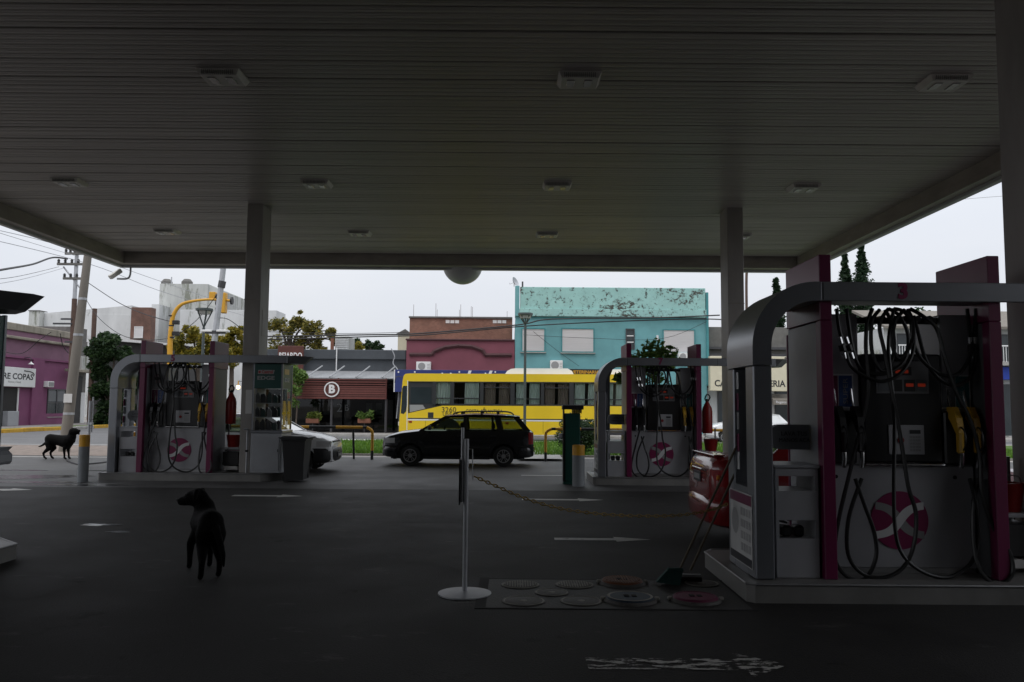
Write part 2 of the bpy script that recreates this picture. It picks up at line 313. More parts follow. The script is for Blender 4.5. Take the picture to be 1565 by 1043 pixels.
# ------------------------------------------------------------ ground
def sheet(name, m, pts, z, k='structure'):
    return kind(MB().quad(*[(x, y, z) for x, y in pts]).build(name, m, fix=False), k)
sheet('ground', 'earth', [(-900, -900), (900, -900), (900, 1500), (-900, 1500)], -.03)
sheet('road', 'asphalt', [(-300, 27.0), (300, 27.0), (300, 60), (-300, 60)], -.016)
sheet('side_street', 'asphalt', [(-28, 60), (-15.2, 60), (-15.2, 200), (-28, 200)], -.016)
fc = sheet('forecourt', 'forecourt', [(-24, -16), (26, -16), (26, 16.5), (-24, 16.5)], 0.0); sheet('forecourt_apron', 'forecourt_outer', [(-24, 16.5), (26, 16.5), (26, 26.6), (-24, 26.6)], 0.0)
# slab joints of the forecourt
jm = 0
for (a, b) in [((-24, 16.5), (26, 16.5)), ((-24, 11.9), (26, 11.9)), ((-24, 20.4), (26, 20.4)), ((-24, 24.7), (26, 24.7)), ((-9.6, 13.2), (-5.8, 16.2)), ((3.9, 6.65), (6.4, 4.6))]:
    p, q = Vector(a), Vector(b); d = (q - p).normalized(); nn = Vector((-d.y, d.x)) * .006
    MB().quad((*(p - nn), .0035), (*(q - nn), .0035), (*(q + nn), .0035), (*(p + nn), .0035)).build('slab_joint', 'joint', fc, fix=False)
sheet('cobbled_strip', 'cobble', [(-60, 25.6), (-9.8, 26.3), (-9.8, 32.6), (-60, 32.6)], .006)
kb = kind(MB().box(-60, -9.8, 25.35, 25.6, -.02, .012).build('flush_kerb', 'kerb_concrete'))
# verge in front of the road with grass
vg = kind(MB().box(-9.6, 30, 27.4, 37.6, -.1, .07, .03).build('verge', 'earth'))
kind(MB().box(-9.9, 30.2, 37.6, 37.85, -.1, .10, .02).build('verge_kerb', 'kerb_concrete'))
sheet('apron_strip', 'paving', [(-9.6, 26.6), (26, 26.6), (26, 27.4), (-9.6, 27.4)], .004)
sheet('crossing_slab', 'kerb_concrete', [(.2, 25.4), (1.6, 25.4), (1.6, 30), (.6, 30)], .075)
g = MB()
for i in range(30000):
    x = random.uniform(-9.5, 20); y = 27.5 + 10 * random.random() ** 1.3
    h = random.uniform(.05, .16); a = random.random() * 6.28; dx, dy = math.cos(a) * .022, math.sin(a) * .022; lx, ly = random.uniform(-.05, .05), random.uniform(-.05, .05)
    g.add([(x - dx, y - dy, .068), (x + dx, y + dy, .068), (x + lx, y + ly, .068 + h)], [(0, 1, 2)])
go = g.build('grass', 'grass', fix=False); go['kind'] = 'stuff'; go['label'] = 'bright green grass on the strip beside the road'
sheet('lawn', 'grass', [(-9.5, 27.6), (30, 27.6), (30, 37.5), (-9.5, 37.5)], .074)
# far pavements
pv = kind(MB().box(-15, 60, 45.0, 50, -.1, .13, .03).build('pavement', 'paving'))
kind(MB().box(-15.2, 60, 44.75, 45.0, -.1, .125, .02).build('pavement_kerb', 'kerb_concrete'))
pl = kind(MB().box(-60, -28.25, 44, 140, -.1, .12, .03).build('pavement_left', 'paving'))
sheet('pavement_grass', 'grass', [(-30.2, 44), (-28.4, 44), (-28.4, 60), (-30.2, 60)], .126)
kr = kind(MB().box(-60, -28.2, 43.7, 44, -.1, .1).build('kerb_left', 'yellow_kerb'))
kme = MB().box(-28.25, -28.0, 0, 1.94, -.05, .20, .03).mesh('kerb_stone', 'yellow_kerb'); kme2 = MB().box(-28.25, -28.0, 0, 1.94, -.05, .16, .03).mesh('kerb_stone', 'kerb_concrete')
for k_ in range(20): o = link('kerb_stone', kme2 if k_ in (4, 5, 11) else kme, kr); o.location = (0, 43.7 + k_ * 2.0, random.uniform(-.02, .02))
def stripe(name, x0, x1, y0, y1, z=.004): return sheet(name, 'road_paint', [(x0, y0), (x1, y0), (x1, y1), (x0, y1)], z)
stripe('road_marking', -60, -10, 33.4, 33.6, -.008); stripe('road_marking', -9.6, -6.6, 39.9, 40.9, -.008)
for k in range(5): stripe('road_marking', 6 + k * 5, 8.5 + k * 5, 41.6, 41.75, -.008)
# painted arrows, worn
def arrow(x0, x1, y, wdt, hd, wear, name='painted_arrow'):
    m = bpy.data.materials.get('arrow_%g' % wear)
    if not m:
        m = bpy.data.materials.new('arrow_%g' % wear); m.use_nodes = True; n = m.node_tree; b = n.nodes['Principled BSDF']
        b.inputs['Base Color'].default_value = (.50, .49, .46, 1); b.inputs['Roughness'].default_value = .6
        t = n.nodes.new('ShaderNodeTexCoord'); mp = n.nodes.new('ShaderNodeMapping'); mp.inputs['Scale'].default_value = (5, 14, 1)
        z = n.nodes.new('ShaderNodeTexNoise'); z.inputs['Scale'].default_value = 1.3; z.inputs['Detail'].default_value = 8; z.inputs['Roughness'].default_value = .7
        r = n.nodes.new('ShaderNodeMapRange'); r.inputs[1].default_value = wear; r.inputs[2].default_value = wear + .05
        n.links.new(t.outputs['Object'], mp.inputs[0]); n.links.new(mp.outputs[0], z.inputs['Vector']); n.links.new(z.outputs[0], r.inputs[0]); n.links.new(r.outputs[0], b.inputs['Alpha'])
    s = 1 if x1 > x0 else -1
    P = [(x0, y - wdt), (x1 - hd * s, y - wdt), (x1 - hd * s, y - wdt * 2.2), (x1, y), (x1 - hd * s, y + wdt * 2.2), (x1 - hd * s, y + wdt), (x0, y + wdt)]
    me = bpy.data.meshes.new(name); me.from_pydata([(a, b, .0045) for a, b in P], [], [tuple(range(7))]); me.materials.append(m)
    return kind(link(name, me))
arrow(.50, 1.80, 5.47, .115, .30, .497); arrow(.55, 1.76, 10.5, .085, .45, .36); arrow(.2, 1.66, 14.9, .10, .45, .30); arrow(-5.05, -3.78, 15.15, .10, .42, .33); arrow(-11, -9.1, 15.87, .11, .5, .3); arrow(.25, 1.75, 20.1, .10, .4, .32)
# puddles
def puddle(x, y, rx, ry, label, seed):
    rr = random.Random(seed); n = 40; ph = [rr.random() * 6.28 for _ in range(5)]
    pts = []
    for k in range(n):
        t = 6.283 * k / n; q = 1 + .22 * math.sin(2 * t + ph[0]) + .16 * math.sin(3 * t + ph[1]) + .12 * math.sin(5 * t + ph[2]) + .08 * math.sin(9 * t + ph[3])
        pts.append((x + rx * q * math.cos(t), y + ry * q * math.sin(t), .0042))
    me = bpy.data.meshes.new('puddle'); me.from_pydata(pts, [], [tuple(range(n))]); me.materials.append(M['water']); kind(link('puddle', me))
for i, a in enumerate([(-11.6, 18.6, 2.3, .42), (-10.2, 17.4, 1.6, .22), (-13.5, 20.3, 1.8, .3), (-9.3, 20.6, .9, .2), (-5.6, 11.4, .22, .12), (-5.05, 10.8, .16, .07), (-8.6, 16.9, 1.3, .14), (-15, 17.6, 1.6, .35)]): puddle(*a, '', i)

# ------------------------------------------------------------ canopy
CX0, CX1, CY0, CY1, CZ = -11.68, 8.55, -11.9, 24.5, 6.2
can = thing('station_canopy', 'large flat petrol station canopy with plank ceiling on square columns', 'canopy', (0, 0, 0))
pm = MB(); W_ = .287
pm.box(CX0, CX1, 0, W_ / 2 - .003, CZ, CZ + .03, .005); pm.box(CX0, CX1, W_ / 2 + .003, W_, CZ, CZ + .03, .005); pm.box(CX0, CX1, W_ / 2 - .0031, W_ / 2 + .0031, CZ + .009, CZ + .028)
for k in (0, 1, 2, 3): pm.box(CX0, CX1, (.022, .068, .166, .212)[k], (.052, .118, .196, .262)[k], CZ - .003, CZ + .001)
pme = pm.mesh('ceiling_plank', 'ceiling')
y = CY0
while y < CY1 - .1:
    o = link('ceiling_plank', pme, can); o.location = (0, y, random.uniform(-.004, .004)); o.rotation_euler = (random.uniform(-.003, .003), random.uniform(-.0004, .0004), 0); y += .3
bx('roof_deck', 'joint', can, CX0 - .3, CX1 + .3, CY0 - .3, CY1 + .5, CZ + .07, CZ + .75)
for (a, b, c, d) in ((CX0 - .32, CX0, CY0, CY1 + .5), (CX1, CX1 + .32, CY0, CY1 + .5), (CX0, CX1, CY1, CY1 + .5)):
    f_ = bx('fascia', 'fascia', can, a, b, c, d, 5.86, 7.0, .01)
bx('fascia_trim', 'fascia_edge', can, CX0 - .34, CX1 + .34, CY1 + .36, CY1 + .54, 5.80, 5.87, .01)
bx('fascia_trim', 'fascia_edge', can, CX0 - .36, CX0 - .22, CY0, CY1 + .36, 5.80, 5.872, .01)
bx('fascia_trim', 'fascia_edge', can, CX1 + .22, CX1 + .36, CY0, CY1 + .36, 5.80, 5.872, .01)
COLS = [(-6.03, 18.42), (4.86, 18.42), (4.98, 7.6), (-6.03, 7.6)]
for (x, y) in COLS:
    c_ = bx('column', 'column', can, x, x + .36, y, y + .66, 0.005, CZ + .05, .012)
    bx('cover_plate', 'fascia', c_, x + .36, x + .368, y + .18, y + .40, 3.2, 3.8, .003)
    bx('weld_strip', 'fascia', c_, x - .004, x + .364, y - .006, y, 4.0, 4.02, .002)
# ceiling lights
def ceiling_light(label, loc):
    t = thing('ceiling_light', label, 'ceiling light', loc, 0, 'flush lamps on the canopy ceiling')
    MB().prism([(-.30, -.25), (.30, -.25), (.30, .25), (-.30, .25)], .075, .10, 'z').build('mounting_plate', 'lamp_body', t)
    b = MB(); b.add([(-.29, -.24, .075), (.29, -.24, .075), (.29, .24, .075), (-.29, .24, .075), (-.25, -.20, 0), (.25, -.20, 0), (.25, .20, 0), (-.25, .20, 0)], [(4, 5, 6, 7), (0, 1, 5, 4), (1, 2, 6, 5), (2, 3, 7, 6), (3, 0, 4, 7)]); b.build('housing', 'lamp_body', t)
    for s in (-1, 1):
        MB().lathe([(.001, -.006), (.05, -.006), (.075, .004)], (s * .12, -.01, 0), 16).build('lens', 'lamp_lens', t)
        MB().box(s * .12 - .055, s * .12 + .055, -.13, .11, -.012, .002, .01).build('lens', 'lamp_lens', t)
    v = MB()
    for k in range(16): v.box(-.22 + k * .028, -.208 + k * .028, -.236, -.206, .008, .07)
    v.build('cooling_fins', 'lamp_lens', t); return t
LT = None
rowname = {11.1: 'largest row', 16.6: 'row before the far columns', 21.4: 'row nearest the street'}
for yy in (11.1, 16.6, 21.4):
    for xx in (-9.1, -4.03, .9, 5.95):
        if yy == 11.1 and xx < -8: continue
        lb = 'square ceiling light, %s, %s' % (rowname[yy], {-9.1: 'beside the left fascia', -4.03: 'over the left lane', .9: 'over the middle lane', 5.95: 'over the right island'}[xx])
        if LT is None: LT = ceiling_light(lb, (xx, yy, 6.12))
        else: dup(LT, lb, (xx, yy, 6.12))
# globe sign on the far fascia and camera on the corner
t = thing('globe_sign', 'pale round globe hanging under the middle of the canopy fascia', 'globe sign', (-1.55, 25.35, 5.42))
MB().lathe([(.62 * math.sin(R_(a)), .62 - .62 * math.cos(R_(a))) for a in range(2, 180, 8)], n=36).build('globe', 'globe', t, True)
MB().tube([(0, 0, .62), (0, -.36, .62)], .05).build('bracket', 'galv', t)
t = thing('security_camera', 'small white security camera on a hooked arm under the canopy corner', 'camera', (-11.65, 24.9, 5.80))
MB().tube(spline([(0, 0, 0.02), (0, -.02, -.25), (-.08, -.06, -.36), (-.35, -.1, -.37)]), .03).build('arm', 'galv', t, True)
cb = MB().box(-.09, .09, -.2, .2, -.07, .07, .02); o = cb.build('housing', 'lamp_body', t); o.location = (-.42, -.08, -.22); o.rotation_euler = (R_(40), 0, R_(-40))

# ------------------------------------------------------------ pump islands
def island(ox, oy, label):
    P = [(-.12, -.12), (-.06, -.18), (3.42, -.18), (3.86, .25), (3.86, 1.15), (3.42, 1.55), (-.02, 1.55), (-.12, 1.4)]
    t = thing('pump_island', label, 'kerb island', (ox, oy, 0))
    MB().prism(P, 0.0, .155, 'z').build('kerb', 'island_kerb', t)
    e = MB(); Q = [(x, y, .155) for x, y in P] + [(P[0][0], P[0][1], .155)]
    e.tube(Q, .012, 6, False); e.build('edge_strip', 'edge_dark', t, True); return t
ZT, ZB = 2.74, 2.57
def frame(ox, oy, num, label, back=False):
    t = thing('pump_arch', label, 'pump arch', (ox, oy, 0)); t.scale = (1, 1, 1.02 if num == '3' else 1)
    r0, r1 = .58, .41; cx, cz = .58, ZT - .58
    O = arc(cx, cz, r0, 180, 90, 14); I = arc(cx, cz, r1, 90, 180, 14)
    s = MB()
    s.prism([(0, 2.0)] + O + [(.62, ZT), (.62, ZB)] + I + [(.17, 2.0)], 0, .88); s.build('arch', 'frame_grey', t, True)
    bx('front_leg', 'frame_grey', t, 0, .17, 0, .24, .156, 1.997, .012)
    bx('rear_leg', 'frame_grey', t, 0, .17, .66, .88, .156, 1.997, .012)
    bx('leg_base', 'frame_grey', t, .002, .168, .24, .66, .156, .92)
    bx('beam', 'frame_grey', t, .623, 3.88, 0, .035, ZB, ZT, .006)
    ec = MB(); top_ = [(4.04, .0), (4.32, .42), (4.32, .62), (4.04, .88), (3.05, .88), (3.05, .04)]; low_ = [(3.90, .04), (4.14, .44), (4.14, .60), (3.90, .84), (3.05, .84), (3.05, .04)]
    ec.v = [(x, y, ZB + .004) for x, y in low_] + [(x, y, ZT - .004) for x, y in top_]; ec.f = [tuple(range(6)), tuple(range(11, 5, -1))] + [(i, (i + 1) % 6, 6 + (i + 1) % 6, 6 + i) for i in range(6)]; ec.build('end_canopy', 'panel_dark', t)
    bx('soffit', 'panel_grey', t, .75, 2.14, .037, .36, ZB + .006, ZT - .02)
    # joint line in the front beam
    bx('beam_joint', 'joint', t, 2.60, 2.606, -.003, 0, ZB + .01, ZT - .01); bx('beam_joint', 'joint', t, .64, .646, -.003, 0, ZB + .01, ZT - .01)
    text('number', num, .19, 'magenta_bright', t, (1.36, -.004, (ZT + ZB) / 2), bold=.008)
    # signs in the leg opening and the notice below it
    for k, (mm, z0) in enumerate((('print_white', 1.80), ('magenta', 1.60), ('print_grey', 1.42), ('magenta', 1.22), ('print_white', 1.05))):
        bx('notice_plate', mm, t, .03, .04, .60, .655, z0, z0 + .16, .002)
    p = bx('safety_poster', 'poster_paper', t, -.006, -.001, .08, .80, .22, .86, .001, label='safety poster with rows of small pictograms')
    bx('poster_header', 'magenta', p, -.008, -.006, .09, .79, .76, .85)
    bx('poster_footer', 'print_dark', p, -.008, -.006, .09, .79, .23, .30)
    for r in range(4):
        for c in range(4): bx('pictogram', 'print_grey', p, -.008, -.006, .12 + c * .085, .18 + c * .085, .34 + r * .105, .41 + r * .105)
    MB().lathe([(.001, 0), (.12, 0)], (-.008, .62, .58), 16, 'x').build('pictogram', 'print_grey', p)
    MB().tube([(.30, .80, .156), (.30, .80, 2.35), (.36, .80, 2.52)], .055, 10).build('rear_post', 'frame_grey', t, True)
    if back: bx('rear_panel', 'magenta', t, .645, .71, 1.0, 1.03, .3, 2.35)
    return t
def hp(cx, cy, dy=0.0):
    """point of the front hose layer, read on the pump numbered 3"""
    p = A(cx / 1.83 + 1060, cy / 1.83 + 360, 7.6 + dy); return Vector((p.x - 2.15, p.y - 7.35, p.z))
HOSES = [
 [(400, 205, 0), (408, 265, 0), (425, 320, .0), (440, 365, -.02), (480, 395, -.05), (530, 408, -.06), (580, 385, -.05), (612, 330, -.02), (615, 260, 0), (590, 215, .02), (560, 205, .03)],
 [(428, 205, 0), (440, 290, 0), (455, 350, 0), (480, 382, -.03), (540, 385, -.04), (590, 350, -.03), (600, 280, 0), (575, 225, .02), (545, 205, .03)],
 [(765, 205, 0), (772, 270, 0), (778, 320, -.01), (762, 362, -.03), (735, 390, -.05), (690, 388, -.05), (640, 350, -.03), (615, 300, 0), (608, 240, .02), (600, 205, .03)],
 [(790, 205, 0), (785, 300, 0), (788, 350, -.02), (770, 400, -.05), (730, 420, -.06), (685, 400, -.05), (650, 350, -.03), (630, 280, 0), (615, 225, .03)],
 [(500, 205, .03), (485, 250, .0), (482, 320, -.02), (488, 430, -.05), (470, 530, -.07), (440, 650, -.10), (405, 800, -.12), (395, 900, -.13), (430, 955, -.14), (480, 960, -.14), (510, 900, -.13), (505, 830, -.12), (480, 760, -.11), (452, 680, -.07)],
 [(545, 205, .03), (520, 250, -.01), (535, 330, -.03), (555, 440, -.06), (578, 560, -.08), (600, 700, -.11), (622, 780, -.12), (615, 870, -.13), (585, 930, -.14), (530, 957, -.15), (470, 945, -.14), (432, 890, -.13), (434, 790, -.12), (470, 680, -.07)],
 [(560, 205, .03), (545, 300, -.02), (552, 400, -.05), (562, 520, -.07), (560, 700, -.10), (565, 830, -.12), (590, 900, -.13), (650, 945, -.15), (720, 955, -.15), (780, 910, -.14), (797, 830, -.13), (787, 740, -.11), (772, 680, -.07)],
 [(605, 205, .03), (640, 225, -.02), (680, 262, -.03), (705, 350, -.06), (735, 440, -.08), (775, 520, -.10), (800, 620, -.12), (806, 720, -.13), (840, 820, -.15), (885, 890, -.2), (890, 950, -.22), (850, 975, -.22), (810, 950, -.2), (785, 880, -.15), (782, 760, -.11), (797, 680, -.07)],
 [(590, 208, .03), (565, 240, -.01), (555, 300, -.02), (575, 345, -.03), (610, 300, -.02), (612, 240, 0), (598, 208, .03)],
 [(520, 208, .03), (498, 245, -.01), (500, 330, -.02), (530, 380, -.04), (560, 330, -.02), (555, 250, 0), (535, 208, .03)],
]
def nozzle(x, z, m, t):
    b = MB(); b.prism([(.19, z + .02), (.26, z + .11), (.34, z + .19), (.33, z + .26), (.24, z + .26), (.17, z + .16), (.14, z + .02)], x - .028, x + .028, 'x')
    n_ = b.build('nozzle', m, t)
    MB().tube(spline([(x, .30, z + .22), (x, .34, z + .30), (x, .37, z + .42)], 5), .013, 8).build('spout', 'chrome', n_, True)
    MB().box(x - .023, x + .023, .13, .21, z - .16, z + .03, .015).build('grip', m, n_)
    MB().tube([(x, .15, z - .155), (x, .15, z - .22), (x, .17, z - .29)], .020, 8).build('swivel', 'chrome', n_, True)
    MB().tube(spline([(x, .12, z - .13), (x, .07, z - .05), (x, .10, z + .05), (x, .17, z + .08)], 5), .008, 6).build('trigger_guard', 'pump_black', n_, True)
def dispenser(ox, oy, label):
    t = thing('fuel_dispenser', label, 'fuel pump', (ox, oy, 0), 0, 'fuel dispensers on the islands')
    for x in (.625, 2.15):
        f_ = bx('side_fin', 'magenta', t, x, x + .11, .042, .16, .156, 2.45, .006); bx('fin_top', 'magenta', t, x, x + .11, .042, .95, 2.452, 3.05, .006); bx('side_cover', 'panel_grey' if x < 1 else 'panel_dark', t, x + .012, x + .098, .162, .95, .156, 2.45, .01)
    bx('lower_panel', 'panel_white', t, .745, 2.14, .36, .90, .20, 1.135, .01)
    bx('plinth', 'steel_edge', t, .75, 2.135, .37, .88, .156, .199)
    bx('panel_joint', 'joint', t, 1.115, 1.12, .357, .36, .25, 1.10) if False else None
    for x in (.86, 1.96): MB().lathe([(.001, .352), (.018, .352), (.018, .36)], (x, 0, 1.03), 10, 'y').build('panel_lock', 'pump_black', t)
    bx('product_pillar', 'panel_white', t, .745, 1.10, .37, .90, 1.137, 2.545, .01); bx('product_pillar', 'panel_white', t, 1.87, 2.14, .37, .90, 1.137, 2.545, .01)
    bx('display_housing', 'pump_black', t, 1.115, 1.855, .33, .90, 1.16, 2.17, .02)
    bx('display_tray', 'chrome', t, 1.12, 1.85, .30, .36, 1.138, 1.156, .004)
    s_ = bx('price_screen', 'screen_grey', t, 1.24, 1.73, .322, .33, 1.80, 2.10, .003)
    for (x, z, w_, h_, mm) in ((1.26, 1.82, .11, .11, 'label_grey'), (1.38, 1.82, .10, .11, 'pump_black'), (1.50, 1.82, .10, .11, 'pump_black'), (1.61, 1.82, .10, .11, 'label_grey'), (1.40, 1.97, .17, .08, 'pump_black')):
        q = bx('counter_window', mm, s_, x, x + w_, .319, .322, z, z + h_)
    for (x, z, w_) in ((1.515, 1.865, .07), (1.625, 1.865, .07), (1.42, 1.99, .12)): bx('digits', 'led_red', s_, x, x + w_, .317, .319, z, z + .030)
    k_ = bx('keypad_plate', 'panel_white', t, 1.34, 1.67, .318, .33, 1.24, 1.51, .004)
    bx('card_screen', 'print_dark', k_, 1.535, 1.635, .315, .318, 1.43, 1.465)
    for r in range(5):
        for c in range(4): bx('key', 'print_grey', k_, 1.535 + c * .026, 1.555 + c * .026, .314, .318, 1.27 + r * .030, 1.29 + r * .030)
    MB().lathe([(.001, .308), (.03, .308), (.03, .318)], (1.45, 0, 1.37), 14, 'y').build('stop_button', 'ext_red', k_)
    for (x0, cols, names) in ((.775, ('magenta', 'label_blue'), ('QUANTIUM', 'SUPER')), (1.868, ('label_grey', 'label_teal'), ('QUANTIUM', 'DIESEL X10'))):
        bx('label_frame', 'print_white', t, x0 - .012, x0 + .270, .364, .37, 1.66, 1.98, .002)
        for j in (0, 1):
            q = bx('product_label', cols[j], t, x0 + j * .132, x0 + .123 + j * .132, .360, .364, 1.675, 1.965)
            text('lettering', names[j], .062, 'print_grey', q, (x0 + .062 + j * .132, .358, 1.82), vert=True, ext=.001, width=.24)
        h_ = bx('nozzle_holster', 'pump_black', t, x0 - .012, x0 + .268, .31, .37, 1.15, 1.64, .015)
    for x in (.86, 1.02): nozzle(x, 1.42, 'pump_black', t)
    for x in (1.92, 2.075): nozzle(x, 1.42, 'nozzle_yellow', t)
    for H in HOSES: MB().tube(spline([hp(*p) for p in H], 6), .018, 8).build('hose', 'rubber', t, True)
    for (cx, c2) in ((425, 445), (408, 424), (785, 787), (774, 779)):
        a, b = hp(cx, 285), hp(c2, 345)
        q = MB().tube([a, a.lerp(b, .3)], .021, 8).tube([a.lerp(b, .38), a.lerp(b, .62)], .030, 8).tube([a.lerp(b, .72), b], .021, 8).build('breakaway_coupling', 'chrome', t, True)
        q.data.materials[0] = M['chrome']
        MB().tube([a.lerp(b, .36), a.lerp(b, .64)], .032, 8).build('coupling_sleeve', 'rubber', q, True)
    bx('hose_rail', 'pump_black', t, .76, 2.13, .40, .46, 2.46, 2.52, .008)
    for k in range(6):
        MB().tube([(1.20 + k * .11, .30, 2.50), (1.20 + k * .11, .43, 2.50)], .03, 8).build('hose_fitting', 'pump_black', t, True)
    # round emblem with crossing ribbons
    ex, ez, er = 1.435, .635, .265
    e = MB().lathe([(.001, .350), (er, .350), (er, .36)], (ex, 0, ez), 44, 'y').build('emblem', 'magenta_bright', t, True)
    def ribbon(pts, m, yy):
        b = MB(); n = len(pts)
        for i in range(n - 1):
            (x0, z0, w0), (x1, z1, w1) = pts[i], pts[i + 1]
            b.quad((ex + x0, yy, ez + z0 - w0), (ex + x1, yy, ez + z1 - w1), (ex + x1, yy, ez + z1 + w1), (ex + x0, yy, ez + z0 + w0))
        b.build('ribbon', m, e, fix=False)
    sg = lambda s, q: [(x, s * .140 * math.tanh(x * 8.5), .034 + .032 * math.exp(-(x / .09) ** 2)) for x in [-.222 + .444 * i / 28 for i in range(29)]]
    ribbon(sg(-1, 1), 'print_grey', .348); ribbon(sg(1, 1), 'print_white', .346)
    return t
def service_box(ox, oy, label):
    t = thing('service_box', label, 'service cabinet', (ox, oy, 0), 0, 'service cabinets under the pump arches')
    x0, x1, y0, y1 = .215, .60, .10, .62
    for (z0, z1) in ((.157, .50), (.66, .92), (1.05, 1.12)): bx('front_panel', 'panel_white', t, x0, x1, y0, y0 + .02, z0, z1, .004)
    for (z0, z1) in ((.50, .66), (.92, 1.05)):
        bx('opening_edge', 'panel_grey', t, x0, x0 + .03, y0 + .002, y0 + .02, z0, z1); bx('opening_edge', 'panel_grey', t, x1 - .03, x1, y0 + .002, y0 + .02, z0, z1)
    bx('side_panel', 'panel_white', t, x0 + .001, x0 + .018, y0 + .022, y1, .157, 1.12); bx('side_panel', 'panel_white', t, x1 - .018, x1 - .001, y0 + .022, y1, .157, 1.12)
    bx('shelf', 'panel_grey', t, x0 + .02, x1 - .02, y0 + .022, y1, .48, .495); bx('shelf', 'panel_grey', t, x0 + .02, x1 - .02, y0 + .022, y1, .90, .915)
    bx('top', 'panel_grey', t, x0 - .015, x1 + .012, y0 - .015, y1 + .01, 1.122, 1.15, .006)
    for x in (x0 + .09, x0 + .2): bx('waste_bag', 'bin_black', t, x, x + .09, .2, .35, .50, .60, .02)
    return t
def pill_sign(ox, oy, label, side=0):
    t = thing('rounded_sign', label, 'sign', (ox, oy, 0), 0, 'pill shaped plates at the pump fins')
    P = arc(.36, 1.39, .115, 90, 270, 12) + [(.62, 1.275), (.62, 1.505)]
    MB().prism(P, .36, .47).build('plate', 'bollard_grey', t, True)
    text('lettering', 'LAVA TUS', .055, 'print_dark', t, (.48, .357, 1.42), ext=.001); text('lettering', 'MANOS ACA', .05, 'print_dark', t, (.48, .357, 1.36), ext=.001)
    return t
def extinguisher(x, y, z, label, s=1.0):
    t = thing('fire_extinguisher', label, 'extinguisher', (x, y, z), 0, 'red extinguishers under hoods')
    MB().lathe([(.02, 0), (.105, .0), (.115, .03), (.115, .48), (.10, .56), (.05, .66), (.03, .70)], n=20).build('hood', 'ext_red', t, True)
    MB().tube(spline([(0, 0, .68), (-.05, -.02, .76), (0, -.03, .86), (.06, -.02, .80), (.02, 0, .70)], 5), .016, 8).build('hose_loop', 'rubber', t, True)
    MB().tube([(0, 0, .68), (0, 0, .76)], .025, 8).build('valve', 'pump_black', t, True)
    MB().tube([(0, .05, .45), (0, .22, .45)], .02, 6).build('wall_hook', 'galv', t); return t
def display_cabinet(ox, oy, label):
    t = thing('oil_display_cabinet', label, 'display cabinet', (ox, oy, 0), 0, 'glazed oil cabinets at the island ends')
    X0, X1, Y0, Y1 = 3.10, 3.77, .10, .92
    bx('base_cabinet', 'panel_grey', t, X0, X1, Y0, Y1, .157, 1.03, .012); d_ = bx('door', 'panel_grey', t, X0 + .05, X1 - .04, Y0 - .012, Y0, .22, .97, .006)
    bx('handle', 'joint', d_, X1 - .075, X1 - .06, Y0 - .02, Y0 - .012, .62, .68)
    bx('counter', 'frame_grey', t, X0 - .01, X1 + .03, Y0 - .02, Y1 + .02, 1.032, 1.09, .008)
    for (x, y) in ((X0, Y0), (X1 - .04, Y0), (X0, Y1 - .04), (X1 - .04, Y1 - .04)): bx('post', 'frame_grey', t, x, x + .04, y, y + .04, 1.092, 2.57, .004)
    MB().quad((X0 + .04, Y0 + .01, 1.1), (X1 - .04, Y0 + .01, 1.1), (X1 - .04, Y0 + .01, 2.0), (X0 + .04, Y0 + .01, 2.0)).build('front_pane', 'glass_clear', t)
    MB().quad((X1 - .01, Y0 + .04, 1.1), (X1 - .01, Y1 - .04, 1.1), (X1 - .01, Y1 - .04, 2.0), (X1 - .01, Y0 + .04, 2.0)).build('side_pane', 'glass_clear', t)
    bx('pane_bar', 'frame_grey', t, X1 - .02, X1 - .005, .49, .53, 1.1, 2.0)
    h_ = bx('header', 'cab_green', t, X0 + .01, X1 - .01, Y0 + .005, Y1 - .01, 2.01, 2.56, .006)
    lg = MB().prism([(3.21, 2.33), (3.56, 2.33), (3.58, 2.42), (3.22, 2.42)], Y0 - .002, Y0 + .004).build('logo_plate', 'print_grey', h_)
    text('lettering', 'Castrol', .095, 'logo_red', lg, (3.42, Y0 - .004, 2.375), ext=.001, bold=.003, width=.24)
    MB().lathe([(.001, Y0 - .004), (.028, Y0 - .004), (.028, Y0)], (3.25, 0, 2.375), 14, 'y').build('logo_ring', 'logo_red', lg)
    text('lettering', 'EDGE', .115, 'print_grey', h_, (3.39, Y0 + .001, 2.24), ext=.002, bold=.004, width=.38)
    p_ = bx('side_logo', 'bottle_gold', h_, X1 - .0095, X1 - .004, .25, .62, 2.33, 2.45)
    text('lettering', 'EDGE', .12, 'print_white', h_, (X1 - .005, .46, 2.20), rz=R_(90), ext=.002, width=.36)
    for z in (1.37, 1.68): bx('shelf', 'galv', t, X0 + .045, X1 - .045, Y0 + .06, Y1 - .06, z, z + .012)
    for z in (1.092, 1.385, 1.695):
        for r in range(2):
            for c in range(4):
                x = X0 + .10 + c * .13; y = Y0 + .12 + r * .30; h = random.uniform(.16, .24); mm = random.choice(['bottle_dark', 'bottle_dark', 'bottle_dark', 'bottle_pale', 'cab_green'])
                q = MB().prism([(x - .045, z), (x + .045, z), (x + .045, z + h * .7), (x + .01, z + h), (x - .02, z + h), (x - .045, z + h * .78)], y - .03, y + .03).build('bottle', mm, t)
    for z in (1.2, 1.5):
        for y in (.30, .68): bx('poster', 'bottle_gold', t, X1 - .008, X1 - .004, y - .1, y + .1, z, z + .24)
    return t
